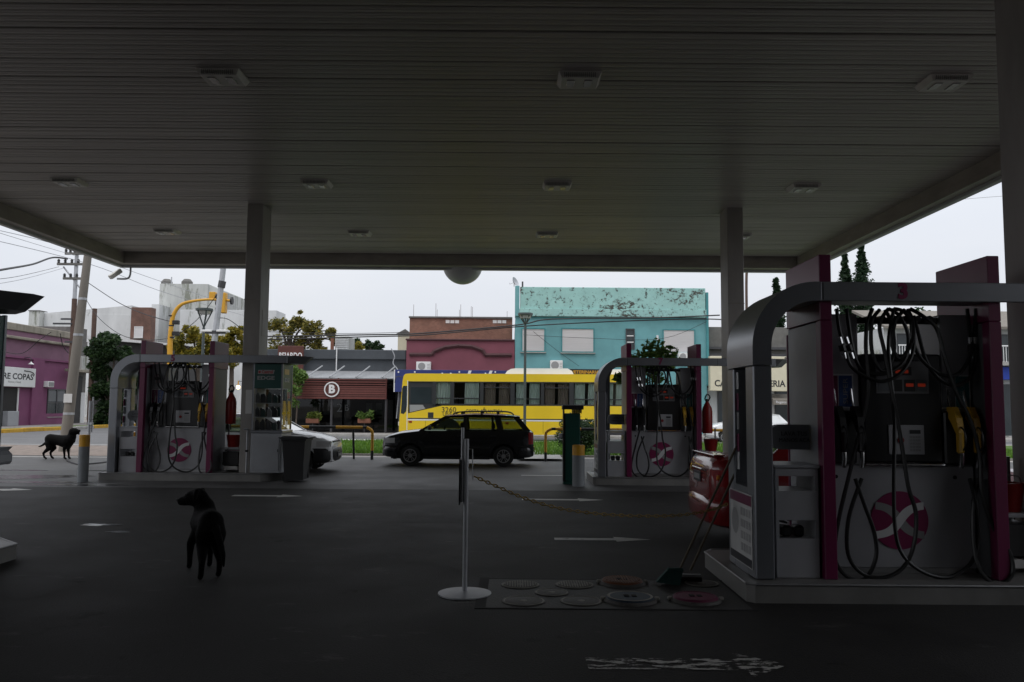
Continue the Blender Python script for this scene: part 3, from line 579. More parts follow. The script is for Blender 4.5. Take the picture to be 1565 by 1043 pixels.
def wheelie_bin(x, y, label):
    t = thing('wheelie_bin', label, 'waste bin', (x, y, 0), 0, 'black waste bins by the islands')
    b = MB(); b.add([(-.19, -.24, .04), (.19, -.24, .04), (.19, .24, .04), (-.19, .24, .04), (-.25, -.31, .92), (.25, -.31, .92), (.25, .31, .92), (-.25, .31, .92)], [(0, 3, 2, 1), (4, 5, 6, 7), (0, 1, 5, 4), (1, 2, 6, 5), (2, 3, 7, 6), (3, 0, 4, 7)]); b.build('body', 'bin_black', t)
    bx('rim', 'bin_black', t, -.27, .27, -.33, .33, .88, .925, .01)
    MB().prism([(-.28, .926), (.30, .926), (.33, .955), (.2, .985), (-.2, .985), (-.28, .96)], -.34, .34).build('lid', 'bin_black', t)
    MB().tube([(-.29, -.24, .93), (-.33, -.24, .95), (-.33, .24, .95), (-.29, .24, .93)], .018, 8).build('handle', 'bin_black', t, True)
    for s in (-1, 1): MB().lathe([(.02, -.025), (.09, -.025), (.09, .025), (.02, .025)], (-.17, s * .2, .09), 16, 'y').build('wheel', 'tyre', t, True)
    for s in (-1, 1): bx('corner_rib', 'bin_black', t, .16, .215, s * .235 - .02, s * .235 + .02, .05, .88, .006)
    return t
ISL = {'3': (2.15, 7.35), '5': (-8.83, 18.15), '7': (1.88, 17.95), '1': (-9.10, 7.75)}
WH = {'3': 'beside the tank covers', '5': 'beside the white hatchback', '7': 'behind the green service tower', '1': 'whose glazed cabinet end faces the black dog'}
NW = {'3': 'three', '5': 'five', '7': 'seven', '1': 'one'}
DN = {'3': 'the red pump number three', '5': 'the red pump number five', '7': 'the red pump number seven', '1': 'the island nearest the standing black dog'}
first = {}
for k in ('3', '5', '7', '1'):
    ox, oy = ISL[k]
    island(ox, oy, 'low concrete kerb island carrying ' + DN[k] if k != '1' else 'low concrete kerb island nearest the standing black dog')
    frame(ox, oy, k, ('rounded grey metal pump arch bearing the red number %s' % NW[k]) if k != '1' else 'grey pointed roof and arch over the island nearest the black dog', k in '35')
    lb = 'white fuel dispenser with magenta fins and round emblem under number %s' % NW[k] if k != '1' else 'white fuel dispenser on the island nearest the standing black dog'
    if 'd' not in first: first['d'] = dispenser(ox, oy, lb); first['s'] = service_box(ox, oy, 'white service box with two slots under the arch numbered three'); first['p'] = pill_sign(ox, oy, 'rounded grey sign plate under the arch numbered three')
    else:
        dup(first['d'], lb, (ox, oy, 0)); dup(first['s'], 'white service box with two slots ' + ('under the arch numbered %s' % NW[k] if k != '1' else 'on the island nearest the black dog'), (ox, oy, 0)); dup(first['p'], 'rounded grey sign plate ' + ('under the arch numbered %s' % NW[k] if k != '1' else 'on the island nearest the black dog'), (ox, oy, 0))
first['c'] = display_cabinet(*ISL['5'], 'grey cabinet with green header and oil bottles beside pump five')
dup(first['c'], 'dark grey cabinet end with a jutting roof on the island nearest the black dog', (*ISL['1'], 0)); dup(first['c'], 'oil display cabinet at the hidden end of the island numbered seven', (*ISL['7'], 0)); dup(first['c'], 'oil display cabinet at the far end of the island numbered three', (*ISL['3'], 0))
o = thing('counter_ledge', 'dark grey moulded ledge jutting from the cabinet nearest the black dog', 'ledge', (*ISL['1'], 0))
MB().prism([(3.80, 1.02), (3.92, 1.02), (3.94, 1.05), (3.94, 1.12), (3.90, 1.16), (3.94, 1.20), (3.80, 1.20)], .2, .85).build('moulding', 'panel_grey', o)
ex1 = extinguisher(ISL['5'][0] + 2.52, 18.62, 1.22, 'red hooded extinguisher hanging between pump five and its column')
dup(ex1, 'red extinguisher with a hose loop on the fin of pump seven', (ISL['7'][0] + 2.46, 18.35, 1.10)); dup(ex1, 'dark red extinguisher hood behind the right fin of pump three', (ISL['3'][0] + 2.42, 7.95, 1.05))
def bucket(x, y, z, label):
    t = thing('sand_bucket', label, 'bucket', (x, y, z), 0, 'red buckets on the island shelves')
    MB().lathe([(.02, 0), (.12, 0), (.16, .26), (.165, .27), (.145, .27), (.11, .03), (.01, .03)], n=20).build('pail', 'ext_red', t, True)
    MB().tube(spline([(-.15, 0, .26), (-.1, -.02, .33), (.1, -.02, .33), (.15, 0, .26)], 5), .006, 6).build('bail', 'galv', t, True); return t
def shelf(ox, oy, label):
    t = thing('shelf_rack', label, 'shelf', (ox, oy, 0), 0, 'narrow shelves between pump and column')
    bx('upper_shelf', 'panel_white', t, 2.36, 2.74, .40, .80, .66, .70, .004); bx('back_panel', 'magenta', t, 2.34, 2.76, .82, .84, .157, .62); bx('lower_bin', 'bin_black', t, 2.38, 2.74, .42, .80, .30, .60, .01); bx('tray', 'paper', t, 2.42, 2.73, .39, .70, .20, .28, .004)
    for x in (2.35, 2.72): bx('upright', 'frame_grey', t, x, x + .03, .81, .84, .157, 1.2)
    return t
sh = shelf(*ISL['5'], 'white shelf with boxes between pump five and its column'); dup(sh, 'white shelf with red bucket beside the fin of pump three', (*ISL['3'], 0)); dup(sh, 'narrow shelf beside the column of pump seven', (*ISL['7'], 0))
bk = bucket(ISL['5'][0] + 2.58, 18.7, .70, 'red sand bucket on the shelf beside pump five'); dup(bk, 'red sand bucket on the shelf beside pump three', (ISL['3'][0] + 2.57, 7.95, .70)); dup(bk, 'red sand bucket on the shelf beside pump seven', (ISL['7'][0] + 2.57, 18.5, .70))
wheelie_bin(-4.68, 18.15, 'black wheelie bin with grey lid in front of the white hatchback')
# notice and pipe on column by pump 5
o = tag(bx('column_notice', 'paper', None, -5.92, -5.76, 18.405, 18.413, 1.45, 1.98, .002), 'faded paper notice stuck on the column beside pump five', 'notice')
t = thing('stand_pipe', 'thin metal stand pipe with tap against the column by pump five', 'pipe', (-5.84, 18.36, .156)); MB().tube(spline([(0, 0, 0), (0, 0, .85), (.0, -.02, .95), (-.07, -.05, .95)], 4), .022, 8).build('pipe', 'galv', t, True); MB().box(-.03, .03, -.04, .02, .45, .50, .008).build('valve', 'pump_black', t)
t = thing('plant_pot', 'leafy green plant growing behind pump seven', 'plant', (ISL['7'][0] + 1.45, 19.6, 0))
MB().lathe([(.02, 0), (.2, 0), (.28, .45), (.25, .45)], n=16).build('pot', 'clay', t, True); MB().tube([(0, 0, .4), (.03, 0, 1.5), (0, .03, 2.9)], [.035, .03, .02], 8).build('stem', 'bark', t, True)
def leaves(cl, n, size, rr=None, el=1.0):
    rr = rr or random; m = MB()
    for _ in range(n):
        c, r = rr.choice(cl); d = Vector((rr.gauss(0, 1), rr.gauss(0, 1), rr.gauss(0, 1))); d = d.normalized() * (r * rr.random() ** .45); p = Vector(c) + Vector((d.x, d.y, d.z * el))
        a = Vector((rr.gauss(0, 1), rr.gauss(0, 1), rr.gauss(0, .6))).normalized(); b = a.cross(Vector((rr.gauss(0, 1), rr.gauss(0, 1), rr.gauss(0, 1)))).normalized(); s = size * rr.uniform(.6, 1.3)
        m.add([p - a * s, p + b * s * .45, p + a * s, p - b * s * .45], [(0, 1, 2, 3)])
    return m
leaves([((-.3, 0, 2.75), .28), ((.05, 0, 3.0), .32), ((.4, 0, 2.85), .3), ((0, 0, 2.5), .3), ((.1, 0, 2.05), .35), ((-.1, .1, 1.8), .3), ((.75, 0, 2.2), .15), ((-.75, 0, 2.35), .12)], 850, .10).build('foliage', 'leaf_green', t, fix=False)

# ------------------------------------------------------------ forecourt furniture
t = thing('chain_post', 'slim grey metal post on a round base holding a chain', 'post', (-.40, 7.43, 0))
MB().lathe([(.001, 0), (.235, 0), (.235, .012), (.06, .03), (.001, .03)], n=40).build('base_plate', 'galv', t, True)
MB().tube([(0, 0, .03), (0, 0, 1.36)], .022, 12).build('pole', 'galv', t, True); MB().tube([(-.035, 0, .80), (-.035, 0, 1.46)], .014, 10).build('inner_rod', 'galv', t, True)
bx('sign_edge', 'car_trim', t, -.062, -.05, -.04, .04, .78, 1.18); MB().tube([(.02, 0, 1.27), (.055, 0, 1.27), (.06, 0, 1.0)], .005, 6).build('hook', 'galv', t)
cp = [A(722, 727, 7.43), A(760, 744, 7.45), A(800, 761, 7.5), A(850, 776, 7.55), A(900, 784, 7.6), A(950, 788, 7.65), A(1000, 789, 7.7), A(1045, 787, 7.8), A(1085, 780, 7.9), A(1113, 770, 8.0)]
cpts = spline(cp, 30); acc = 0; ch = MB(); lastp = cpts[0]; flip = 0
for p in cpts[1:]:
    acc += (p - lastp).length
    if acc >= .034:
        acc = 0; d = (p - lastp).normalized(); sd = (Vector((0, 0, 1)) if flip else d.cross(Vector((0, 0, 1)))).normalized(); sd = (sd - d * sd.dot(d)).normalized(); flip ^= 1
        ring = [p + d * (.024 * math.cos(k * math.pi / 5)) + sd * (.012 * math.sin(k * math.pi / 5)) for k in range(11)]
        ch.tube(ring, .0058, 5, False)
    lastp = p
tag(ch.build('barrier_chain', 'chain_rust', None, True), 'rusty yellow chain sagging between the slim post and pump three', 'chain')
def broom(p0, p1, label, head, m, cat):
    t = thing(head, label, cat, p0); d = Vector(p1) - Vector(p0)
    MB().tube([d * .08, d], .012, 8).build('handle', 'wood', t, True)
    if head == 'broom':
        b = MB().add([(-.16, -.04, .03), (.06, -.05, .0), (.08, .06, .0), (-.15, .05, .03), (-.05, -.025, .14), (.09, -.025, .12), (.09, .03, .12), (-.05, .03, .14)], [(0, 3, 2, 1), (4, 5, 6, 7), (0, 1, 5, 4), (1, 2, 6, 5), (2, 3, 7, 6), (3, 0, 4, 7)]).build('bristles', m, t)
        bx('block', 'broom_green', t, -.05, .10, -.03, .035, .12, .155, .01)
    else: bx('blade', m, t, -.16, .16, -.02, .02, .0, .05, .008); bx('blade_holder', 'galv', t, -.15, .15, -.012, .012, .05, .075)
b0 = G(1028, 894); broom(b0, A(1145, 640, 8.05), 'green bristle broom leaning on the arch of pump three', 'broom', 'broom_green', 'broom')
b0 = G(1047, 890); broom(b0, A(1150, 665, 8.05), 'squeegee with wooden handle leaning beside the green broom', 'squeegee', 'rubber', 'squeegee')
# tank covers
pit = kind(MB().box(-.20, 2.0, 6.93, 8.06, -.02, .0035).build('tank_cover_slab', 'slab'))
for (a, b, c, d) in ((-.29, -.20, 6.9, 8.12), (-.20, 2.05, 8.06, 8.085), (-.20, 2.05, 6.90, 6.93)): MB().box(a, b, c, d, -.02, .0048).build('slab_gap', 'joint', pit)
LID = [((795, 895), .165, 'lid_iron', 0, 'round iron cover with ribbed grille beside the slab gap', 1), ((878, 895), .165, 'lid_iron', 0, 'round iron cover with ribbed grille between two plain covers and the orange lid', 1), ((843, 907), .14, 'lid_iron', 0, 'small round iron cover in the middle of four larger covers', 0), ((800, 920), .17, 'lid_iron', 0, 'plain pale ringed cover nearest the chain post', 0), ((888, 920), .165, 'lid_iron', 0, 'plain pale ringed cover beside the blue lid', 0), ((951, 892), .175, 'lid_orange', .05, 'raised orange tank lid with a slotted grip', 1), ((963, 918), .185, 'lid_blue', .05, 'raised dark blue tank lid with a pale ring', 0), ((1063, 918), .175, 'lid_magenta', .05, 'raised magenta tank lid beside the island kerb', 0), ((1072, 893), .15, 'lid_iron', .0, 'dark round cover behind the broom', 0)]
for (uv, r, m, hgt, lb, rib) in LID:
    p = G(*uv); t = thing('tank_lid', lb, 'tank lid', (p.x, p.y, .0035), 0, 'round covers over the fuel tanks')
    r *= 1.1; hgt *= .55; h = .007 + hgt
    MB().lathe([(.001, 0), (r, 0), (r, h * .6), (r * .93, h), (.001, h)], n=36).build('plate', m, t, True)
    MB().lathe([(r * .84, h - .001), (r * .88, h + .004), (r * .96, h + .001)], n=36).build('rim_ring', 'lid_ring' if not hgt or m == 'lid_blue' else m, t, True)
    if rib:
        for k in range(-6, 7):
            x = k * r * .13; hh = math.sqrt(max(0, (r * .82) ** 2 - x * x)); bx('rib', 'lid_ring' if not hgt else m, t, x - .006, x + .006, -hh, hh, h, h + .007)
    if hgt: bx('grip_slot', 'joint', t, -.055, -.01, -.03, .03, h + .001, h + .009, .01)
    if hgt: bx('grip_slot', 'joint', t, .012, .055, -.03, .03, h + .001, h + .006, .01)
    else: MB().lathe([(.001, h + .002), (.03, h + .002), (.034, h)], n=14).build('lift_boss', 'lid_ring', t, True)
    if hgt:
        for s in (-1, 1): bx('locking_lug', 'lid_ring', t, s * (r + .005), s * (r + .05), -.02, .02, .0, .03, .008)
        MB().lathe([(r + .001, .0), (r + .03, .0), (r + .012, .022), (r + .001, .022)], n=36).build('collar', 'lid_iron', t, True)
# bollards
def bollard(x, y, r, h, label):
    t = thing('bollard', label, 'bollard', (x, y, 0), 0, 'grey bollards with yellow tops')
    MB().lathe([(r, 0), (r, h * .75)], n=24).build('tube', 'bollard_grey', t, True); MB().lathe([(r * 1.003, h * .75), (r * 1.003, h - .01), (r * .9, h), (.001, h)], n=24).build('yellow_band', 'bollard_yellow', t, True)
    return t
bollard(-9.02, 17.55, .105, .99, 'grey bollard with yellow top left of the arch numbered five'); bollard(1.42, 17.5, .13, .86, 'grey bollard with yellow top before the green service tower'); bollard(-9.35, 20.6, .1, .95, 'grey bollard with yellow top behind the arch numbered five')
t = thing('sign_pole', 'thin grey pole standing behind the yellow topped bollard', 'pole', (-11.0, 21.6, 0)); MB().tube([(0, 0, 0), (0, 0, 1.72)], .035, 10).build('tube', 'galv', t, True); MB().tube([(.06, .02, .9), (.06, .02, 1.82)], .02, 8).build('clip_rod', 'galv', t, True); bx('bracket', 'galv', t, -.04, .09, -.03, .04, 1.1, 1.16)
t = thing('service_tower', 'dark green slotted air and water tower behind the short bollard', 'air pump', (1.32, 18.0, 0))
bx('body', 'green_paint', t, -.17, .17, -.12, .12, .06, 1.52, .015); bx('base', 'green_paint', t, -.20, .20, -.15, .15, 0, .06, .01); bx('cap', 'pump_black', t, -.22, .24, -.15, .15, 1.60, 1.69, .008)
for k in range(6): bx('slat', 'pump_black', t, .0 + k * .036, .018 + k * .036, -.14, .14, 1.52, 1.60)
bx('upright', 'pump_black', t, -.2, -.172, -.13, .13, .06, 1.60); bx('gauge_box', 'panel_grey', t, -.29, -.2, -.1, .08, .98, 1.08, .01)
for k in range(9): MB().lathe([(.02, -.02), (.045, 0), (.02, .02)], (.19, 0, .2 + k * .1), 10).build('hose_coil', 'rubber', t, True)
def rail(x0, x1, y, label, flipx=False):
    t = thing('barrier_rail', label, 'barrier', (0, 0, 0), 0, 'yellow and black rails along the forecourt edge')
    P = spline([(x0, y, 0), (x0, y, .75), (x0 + .04 * (1 if x1 > x0 else -1), y, .90), (x0 + .18 * (1 if x1 > x0 else -1), y, .98), (x0 + .3 * (1 if x1 > x0 else -1), y, .985)], 5); s = 1 if x1 > x0 else -1
    MB().tube(P[:3], .045, 10, False).build('rail_section', 'signal_black', t, True); MB().tube(P[2:16], .045, 10, False).build('rail_section', 'bollard_yellow', t, True); MB().tube(P[15:], .045, 10, False).build('rail_section', 'signal_black', t, True)
    n = max(2, int(abs(x1 - x0) / .75)); xa = x0 + .3 * s
    for k in range(n):
        xb = xa + (x1 - x0 - .3 * s) / n; MB().tube([(xa, y, .985), (xb, y, .985)], .045, 10, False).build('rail_section', 'bollard_yellow' if k % 2 == 0 else 'signal_black', t, True); xa = xb
    MB().tube([(x0 + .6 * -s if False else x0 - .6 * -s, y + .25, 0), (x0 - .6 * -s, y + .02, .96)], .035, 8).build('rear_leg', 'signal_black', t, True)
    return t
rail(-4.27, -9.5, 25.5, 'long yellow and black rail behind the white hatchback'); rail(1.05, 6.8, 25.3, 'yellow and black rail behind the green service tower')
def shrub(x, y, z, r, label, m='leaf_dark', n=900, s=.09):
    t = thing('round_shrub', label, 'shrub', (x, y, z)); MB().tube([(0, 0, 0), (.02, 0, .25), (0, .03, .5)], [.05, .04, .03], 6).build('stem', 'bark', t, True)
    leaves([((random.uniform(-.6, .6) * r, random.uniform(-.5, .5) * r, r * .9 + random.uniform(-.4, .4) * r), r * .5) for _ in range(9)], n, s).build('foliage', m, t, fix=False)
shrub(2.35, 28.6, .07, .80, 'dark round shrub on the verge behind the green tower', n=5200, s=.055)

# ------------------------------------------------------------ cars
def lerp_tab(tab, x):
    if x <= tab[0][0]: return tab[0][1]
    for (a, b), (c, d) in zip(tab, tab[1:]):
        if x <= c: return b + (d - b) * (x - a) / (c - a)
    return tab[-1][1]
def car(name, label, P, paint, loc, rz, cat='car'):
    t = thing(name, label, cat, loc, rz); Lg, W = P['L'], P['W'] / 2; RW = P['r']
    xs = sorted(set([round(Lg * i / 46, 4) for i in range(47)] + [.03, .07, .1, Lg - .015, Lg - .03, Lg - .05, Lg - .07, Lg - .1, Lg - .13, Lg - .16] + [round(c + (RW + .065) * math.cos(R_(a)), 4) for c in P['wheels'] for a in range(0, 181, 12)]))
    b = MB(); n = 0; NS = 15
    for x in xs:
        zb = lerp_tab(P['bot'], x); zt = lerp_tab(P['top'], x); wd = W * lerp_tab(P['plan'], x); za = zb
        for c in P['wheels']:
            if abs(x - c) < RW + .065: za = max(za, RW + math.sqrt((RW + .065) ** 2 - (x - c) ** 2))
        za = min(za, zt - .06); H = zt - zb; cr = .035
        prof = [(.90, zb), (.965, zb + .18 * H), (1.0, zb + .45 * H), (.995, zb + .66 * H), (.965, zb + .86 * H), (.91, zt - .015), (.78, zt + cr * .5), (.4, zt + cr)]
        half = [(wd * q, max(z, za)) for q, z in prof]
        ring = [(-y, z) for y, z in half] + [(y, z) for y, z in half[::-1]]
        NS = len(ring)
        for y, z in ring: b.v.append((x, y, z))
        n += 1
    for i in range(n - 1):
        for k in range(NS - 1): b.f.append((i * NS + k, i * NS + k + 1, (i + 1) * NS + k + 1, (i + 1) * NS + k))
    b.f.append(tuple(range(NS))); b.f.append(tuple(range((n - 1) * NS, n * NS)))
    body = b.build('body', paint, t, True)
    # floor and wheel wells
    bx('underbody', 'car_trim', t, .25, Lg - .25, -W * .86, W * .86, .20, .42)
    for x0, x1 in ((.3, P['wheels'][0] - RW - .08), (P['wheels'][0] + RW + .08, P['wheels'][1] - RW - .08), (P['wheels'][1] + RW + .08, Lg - .3)):
        if x1 > x0: bx('sill', P.get('sill', 'car_trim'), t, x0, x1, -W * .93, W * .93, .19, .27, .02)
    bx('wheel_well', 'car_trim', t, P['wheels'][0] - RW - .1, P['wheels'][1] + RW + .1, -W * .70, W * .70, .3, .72)
    for c in P['wheels']:
        for s in (-1, 1):
            yy = s * W * .86; q = MB().lathe([(RW * .62, -.09), (RW * .93, -.09), (RW, -.06), (RW, .06), (RW * .93, .09), (RW * .62, .09)], (c, yy, RW), 28, 'y').build('wheel', 'tyre', t, True)
            rm = MB().lathe([(RW * .56, .06), (RW * .64, .085), (RW * .64, .095), (RW * .57, .095)], (c, 0, RW), 28, 'y')
            for k in range(5):
                a = R_(90 + 72 * k); dx, dz = math.cos(a), math.sin(a)
                for off in (-.035, .035):
                    rm.add([(c + dx * .03 - dz * off * .5, .075, RW + dz * .03 + dx * off * .5), (c + dx * RW * .6 - dz * (off + .012), .09, RW + dz * RW * .6 + dx * (off + .012)), (c + dx * RW * .6 - dz * (off - .012), .09, RW + dz * RW * .6 + dx * (off - .012)), (c + dx * .03 - dz * off * .2, .08, RW + dz * .03 + dx * off * .2)], [(0, 1, 2, 3)])
            rm.lathe([(.001, .085), (.05, .085), (.06, .06)], (c, 0, RW), 12, 'y')
            if s < 0: rm.v = [(x, -y, z) for x, y, z in rm.v]
            rm.v = [(x, y + yy, z) for x, y, z in rm.v]; rm.build('rim', 'rim', q, True)
            MB().lathe([(.001, -.02), (RW * .6, -.02), (RW * .6, .02)], (c, yy, RW), 20, 'y').build('brake_disc', 'car_trim', q)
    # greenhouse
    zb, zr = P['belt'], P['roofz']; yb, yr = W * .90, W * .70
    Y = lambda z, s: s * (yb + (yr - yb) * (z - zb) / (zr - zb))
    for s in (-1, 1):
        for nm, poly in P['pillars']:
            q = MB(); k = len(poly)
            q.v = [(x, Y(z, s), z) for x, z in poly] + [(x, Y(z, s) - s * .05, z) for x, z in poly]
            q.f = [tuple(range(k)), tuple(range(2 * k - 1, k - 1, -1))] + [(i, (i + 1) % k, k + (i + 1) % k, k + i) for i in range(k)]; q.build('pillar', P.get('pillar_mat', paint), t)
        for poly in P['windows']: MB().quad(*[(x, Y(z, s) - s * .018, z) for x, z in poly]).build('side_window', 'glass_tint', t, fix=False)
    ws, rw = P['ws'], P['rw']
    for nm, (a, b_) in (('windscreen', ws), ('rear_window', rw)):
        MB().quad((a[0], -yb + .03, a[1]), (a[0], yb - .03, a[1]), (b_[0], yr - .02, b_[1]), (b_[0], -yr + .02, b_[1])).build(nm, 'glass_tint', t, fix=False)
    r_ = MB(); RX = P['roof']; m = 9
    for (x, z) in RX:
        for k in range(m): q = -1 + 2 * k / (m - 1); r_.v.append((x, q * (yr + .015), z + .03 * (1 - q * q)))
    for i in range(len(RX) - 1):
        for k in range(m - 1): r_.f.append((i * m + k, i * m + k + 1, (i + 1) * m + k + 1, (i + 1) * m + k))
    o_ = len(r_.v)
    for (x, z) in RX:
        for k in range(m): q = -1 + 2 * k / (m - 1); r_.v.append((x, q * (yr + .015), z - .05))
    for i in range(len(RX) - 1):
        for k in range(m - 1): r_.f.append((o_ + i * m + k, o_ + (i + 1) * m + k, o_ + (i + 1) * m + k + 1, o_ + i * m + k + 1))
        for k in (0, m - 1): r_.f.append((i * m + k, (i + 1) * m + k, o_ + (i + 1) * m + k, o_ + i * m + k))
    for i in (0, len(RX) - 1):
        for k in range(m - 1): r_.f.append((i * m + k, i * m + k + 1, o_ + i * m + k + 1, o_ + i * m + k))
    r_.build('roof', paint, t, True)
    if P.get('rails'):
        for s in (-1, 1):
            q = MB().tube(spline([(RX[1][0], s * yr * .93, RX[1][1] + .02), (RX[1][0] + .25, s * yr * .93, 1.50), (RX[-2][0] - .2, s * yr * .93, 1.51), (RX[-2][0] + .05, s * yr * .93, RX[-2][1] + .02)], 6), .018, 8).build('roof_rail', 'car_trim', t, True)
            for x in (2.2, 2.75, 3.2): bx('rail_foot', 'car_trim', q, x - .03, x + .03, s * yr * .93 - .015, s * yr * .93 + .015, 1.43, 1.50)
    for x, zz in P['seats']:
        for s in (-1, 1):
            q = MB().box(x, x + .14, s * .36 - .23, s * .36 + .23, .4, zz, .06).build('seat', 'seat', t); MB().box(x + .02, x + .11, s * .36 - .12, s * .36 + .12, zz + .02, zz + .2, .04).build('headrest', 'seat', q)
    MB().lathe([(.17, -.012), (.19, 0), (.17, .012), (.16, 0)], (P['seats'][0][0] - .42, P.get('drv', -1) * .36, .95), 20, 'x').build('steering_wheel', 'seat', t, True)
    bx('dashboard', 'seat', t, ws[0][0] + .12, ws[0][0] + .45, -W * .82, W * .82, .7, P['belt'] - .01, .04)
    for s in (-1, 1):
        q = MB().box(P['mirror'] - .05, P['mirror'] + .06, s * (W * .93), s * (W * .93 + .17), P['belt'] + .01, P['belt'] + .13, .03).build('mirror', P.get('mirror_mat', 'car_trim'), t)
        def lamp(nm, m_, x0, x1, z0, z1, dy=.004, y0=None):
            h = MB(); N = 6
            for i in range(N + 1):
                x = x0 + (x1 - x0) * i / N; wd = W * lerp_tab(P['plan'], x) * .995 + dy
                h.v += [(x, s * wd, z0), (x, s * wd, z1)]
            for i in range(N): h.f.append((2 * i, 2 * i + 1, 2 * i + 3, 2 * i + 2))
            h.build(nm, m_, t, True, fix=False)
        fx, rx = P['head'], P['tail']; lamp('headlamp', 'lamp_clear', fx[0], fx[1], fx[2], fx[3]); lamp('tail_lamp', 'lamp_red', rx[0], rx[1], rx[2], rx[3])
        if P.get('boxlamps', True): bx('headlamp', 'lamp_clear', t, P['hf'][0], P['hf'][0] + .05, s * W * .52, s * W * .80, fx[2], fx[3], .01); bx('tail_lamp', 'lamp_red', t, Lg - P['hf'][1] - .05, Lg - P['hf'][1], s * W * .55, s * W * .80, rx[2], rx[3], .01)
        for xd in P['doors']:
            zt_ = P['belt'] - .02; wd = W * .998
            h = MB()
            for i in range(6):
                z = .30 + (zt_ - .30) * i / 5; f_ = (z - .22) / (P['belt'] - .22); yy = W * (.965 + .035 * math.sin(math.pi * min(1, f_ * 1.1))) + .002 if f_ < .9 else W * .945
                h.v += [(xd - .004, s * yy, z), (xd + .004, s * yy, z)]
            for i in range(5): h.f.append((2 * i, 2 * i + 1, 2 * i + 3, 2 * i + 2))
            h.build('door_gap', 'joint', t, fix=False)
            bx('door_handle', P.get('handle', 'car_trim'), t, xd - .22, xd - .06, s * (W * .985), s * (W * .985 + .03), P['belt'] - .17, P['belt'] - .13, .008)
        bx('side_moulding', 'car_trim', t, P['wheels'][0] + RW + .1, P['wheels'][1] - RW - .1, s * W * .985, s * (W + .012), .50, .56, .005)
    bx('front_grille', 'car_trim', t, P['hf'][0] - .01, P['hf'][0] + .04, -W * .48, W * .48, fx[2], fx[3], .01)
    for z0, x0, x1 in ((.24, -.025, .14), ):
        bb = MB()
        for (xe, sg) in ((0, 1), (Lg, -1)):
            pts = [(xe + sg * .42, -W * .985), (xe + sg * .22, -W * .965), (xe + sg * .11, -W * .90), (xe + sg * .04, -W * .80), (xe - sg * .005, -W * .62), (xe - sg * .035, -W * .3), (xe - sg * .04, 0), (xe - sg * .035, W * .3), (xe - sg * .005, W * .62), (xe + sg * .04, W * .80), (xe + sg * .11, W * .90), (xe + sg * .22, W * .965), (xe + sg * .42, W * .985)]
            bz = P.get('bump', .54); bb = MB(); nn_ = len(pts)
            for (zz, ins) in ((.24, .10), (.27, .03), (.33, .0), (bz - .10, -.012), (bz - .04, .0), (bz - .01, .03), (bz, .12)):
                bb.v += [(x + sg * ins, y * (1 - ins * .25), zz) for x, y in pts]
            for i in range(6):
                for k in range(nn_ - 1): bb.f.append((i * nn_ + k, i * nn_ + k + 1, (i + 1) * nn_ + k + 1, (i + 1) * nn_ + k))
            bb.build('bumper', P.get('bumper_mat', paint), t, True)
    for xe, sg in ((0, -1), (Lg, 1)): 
        pz = P['plate'][0 if sg < 0 else 1]; q = bx('number_plate', 'print_dark', t, xe + sg * (.045 if pz < .55 else -.0), xe + sg * (.06 if pz < .55 else .012), -.19, .19, pz - .065, pz + .065, .004)
        bx('plate_print', 'print_grey', q, xe + sg * (.061 if pz < .55 else .013), xe + sg * (.063 if pz < .55 else .015), -.15, .15, pz - .035, pz + .03)
    return t
WAG = dict(L=4.2, W=1.66, r=.285, wheels=(.79, 3.37), belt=.985, roofz=1.37, bump=.56, drv=-1,
    bot=[(0, .27), (.3, .23), (3.9, .24), (4.2, .30)], top=[(0, .66), (.05, .76), (.2, .83), (.5, .91), (1.1, .985), (1.3, .985), (3.9, .985), (4.12, .97), (4.2, .90)],
    plan=[(0, .74), (.06, .85), (.2, .93), (.5, .985), (1, 1), (3.5, 1), (3.95, .965), (4.12, .91), (4.2, .86)],
    pillars=[('A', [(1.02, .98), (1.14, .98), (1.84, 1.345), (1.80, 1.39), (1.72, 1.38)]), ('B', [(2.25, .98), (2.36, .98), (2.33, 1.36), (2.24, 1.36)]), ('q', [(3.04, .98), (3.08, .98), (3.06, 1.36), (3.02, 1.36)]), ('C', [(3.20, .98), (3.36, .98), (3.26, 1.36), (3.10, 1.36)]), ('D', [(3.93, .98), (4.12, .98), (3.78, 1.38), (3.60, 1.38)]), ('top', [(1.80, 1.335), (3.66, 1.335), (3.66, 1.38), (1.72, 1.38)])],
    windows=[[(1.13, .985), (2.26, .985), (2.26, 1.34), (1.82, 1.34)], [(2.35, .985), (3.05, .985), (3.03, 1.34), (2.33, 1.34)], [(3.07, .985), (3.21, .985), (3.11, 1.34), (3.05, 1.34)], [(3.35, .985), (3.94, .985), (3.62, 1.34), (3.25, 1.34)]],
    ws=((1.06, .99), (1.76, 1.375)), rw=((4.10, .99), (3.74, 1.37)), roof=[(1.72, 1.37), (1.95, 1.40), (2.6, 1.43), (3.2, 1.42), (3.6, 1.395), (3.82, 1.365)], rails=True, seats=[(2.12, 1.0), (3.0, .98)], mirror=1.32,
    head=(.06, .36, .63, .77), hf=(.03, .015), tail=(4.06, 4.19, .62, .94), doors=(2.30, 3.22), plate=(.42, .8))
car('black_estate_car', 'black estate car with roof rails driving in front of the yellow bus', WAG, 'car_black', (-3.58, 22.9 + .83, 0), 0)
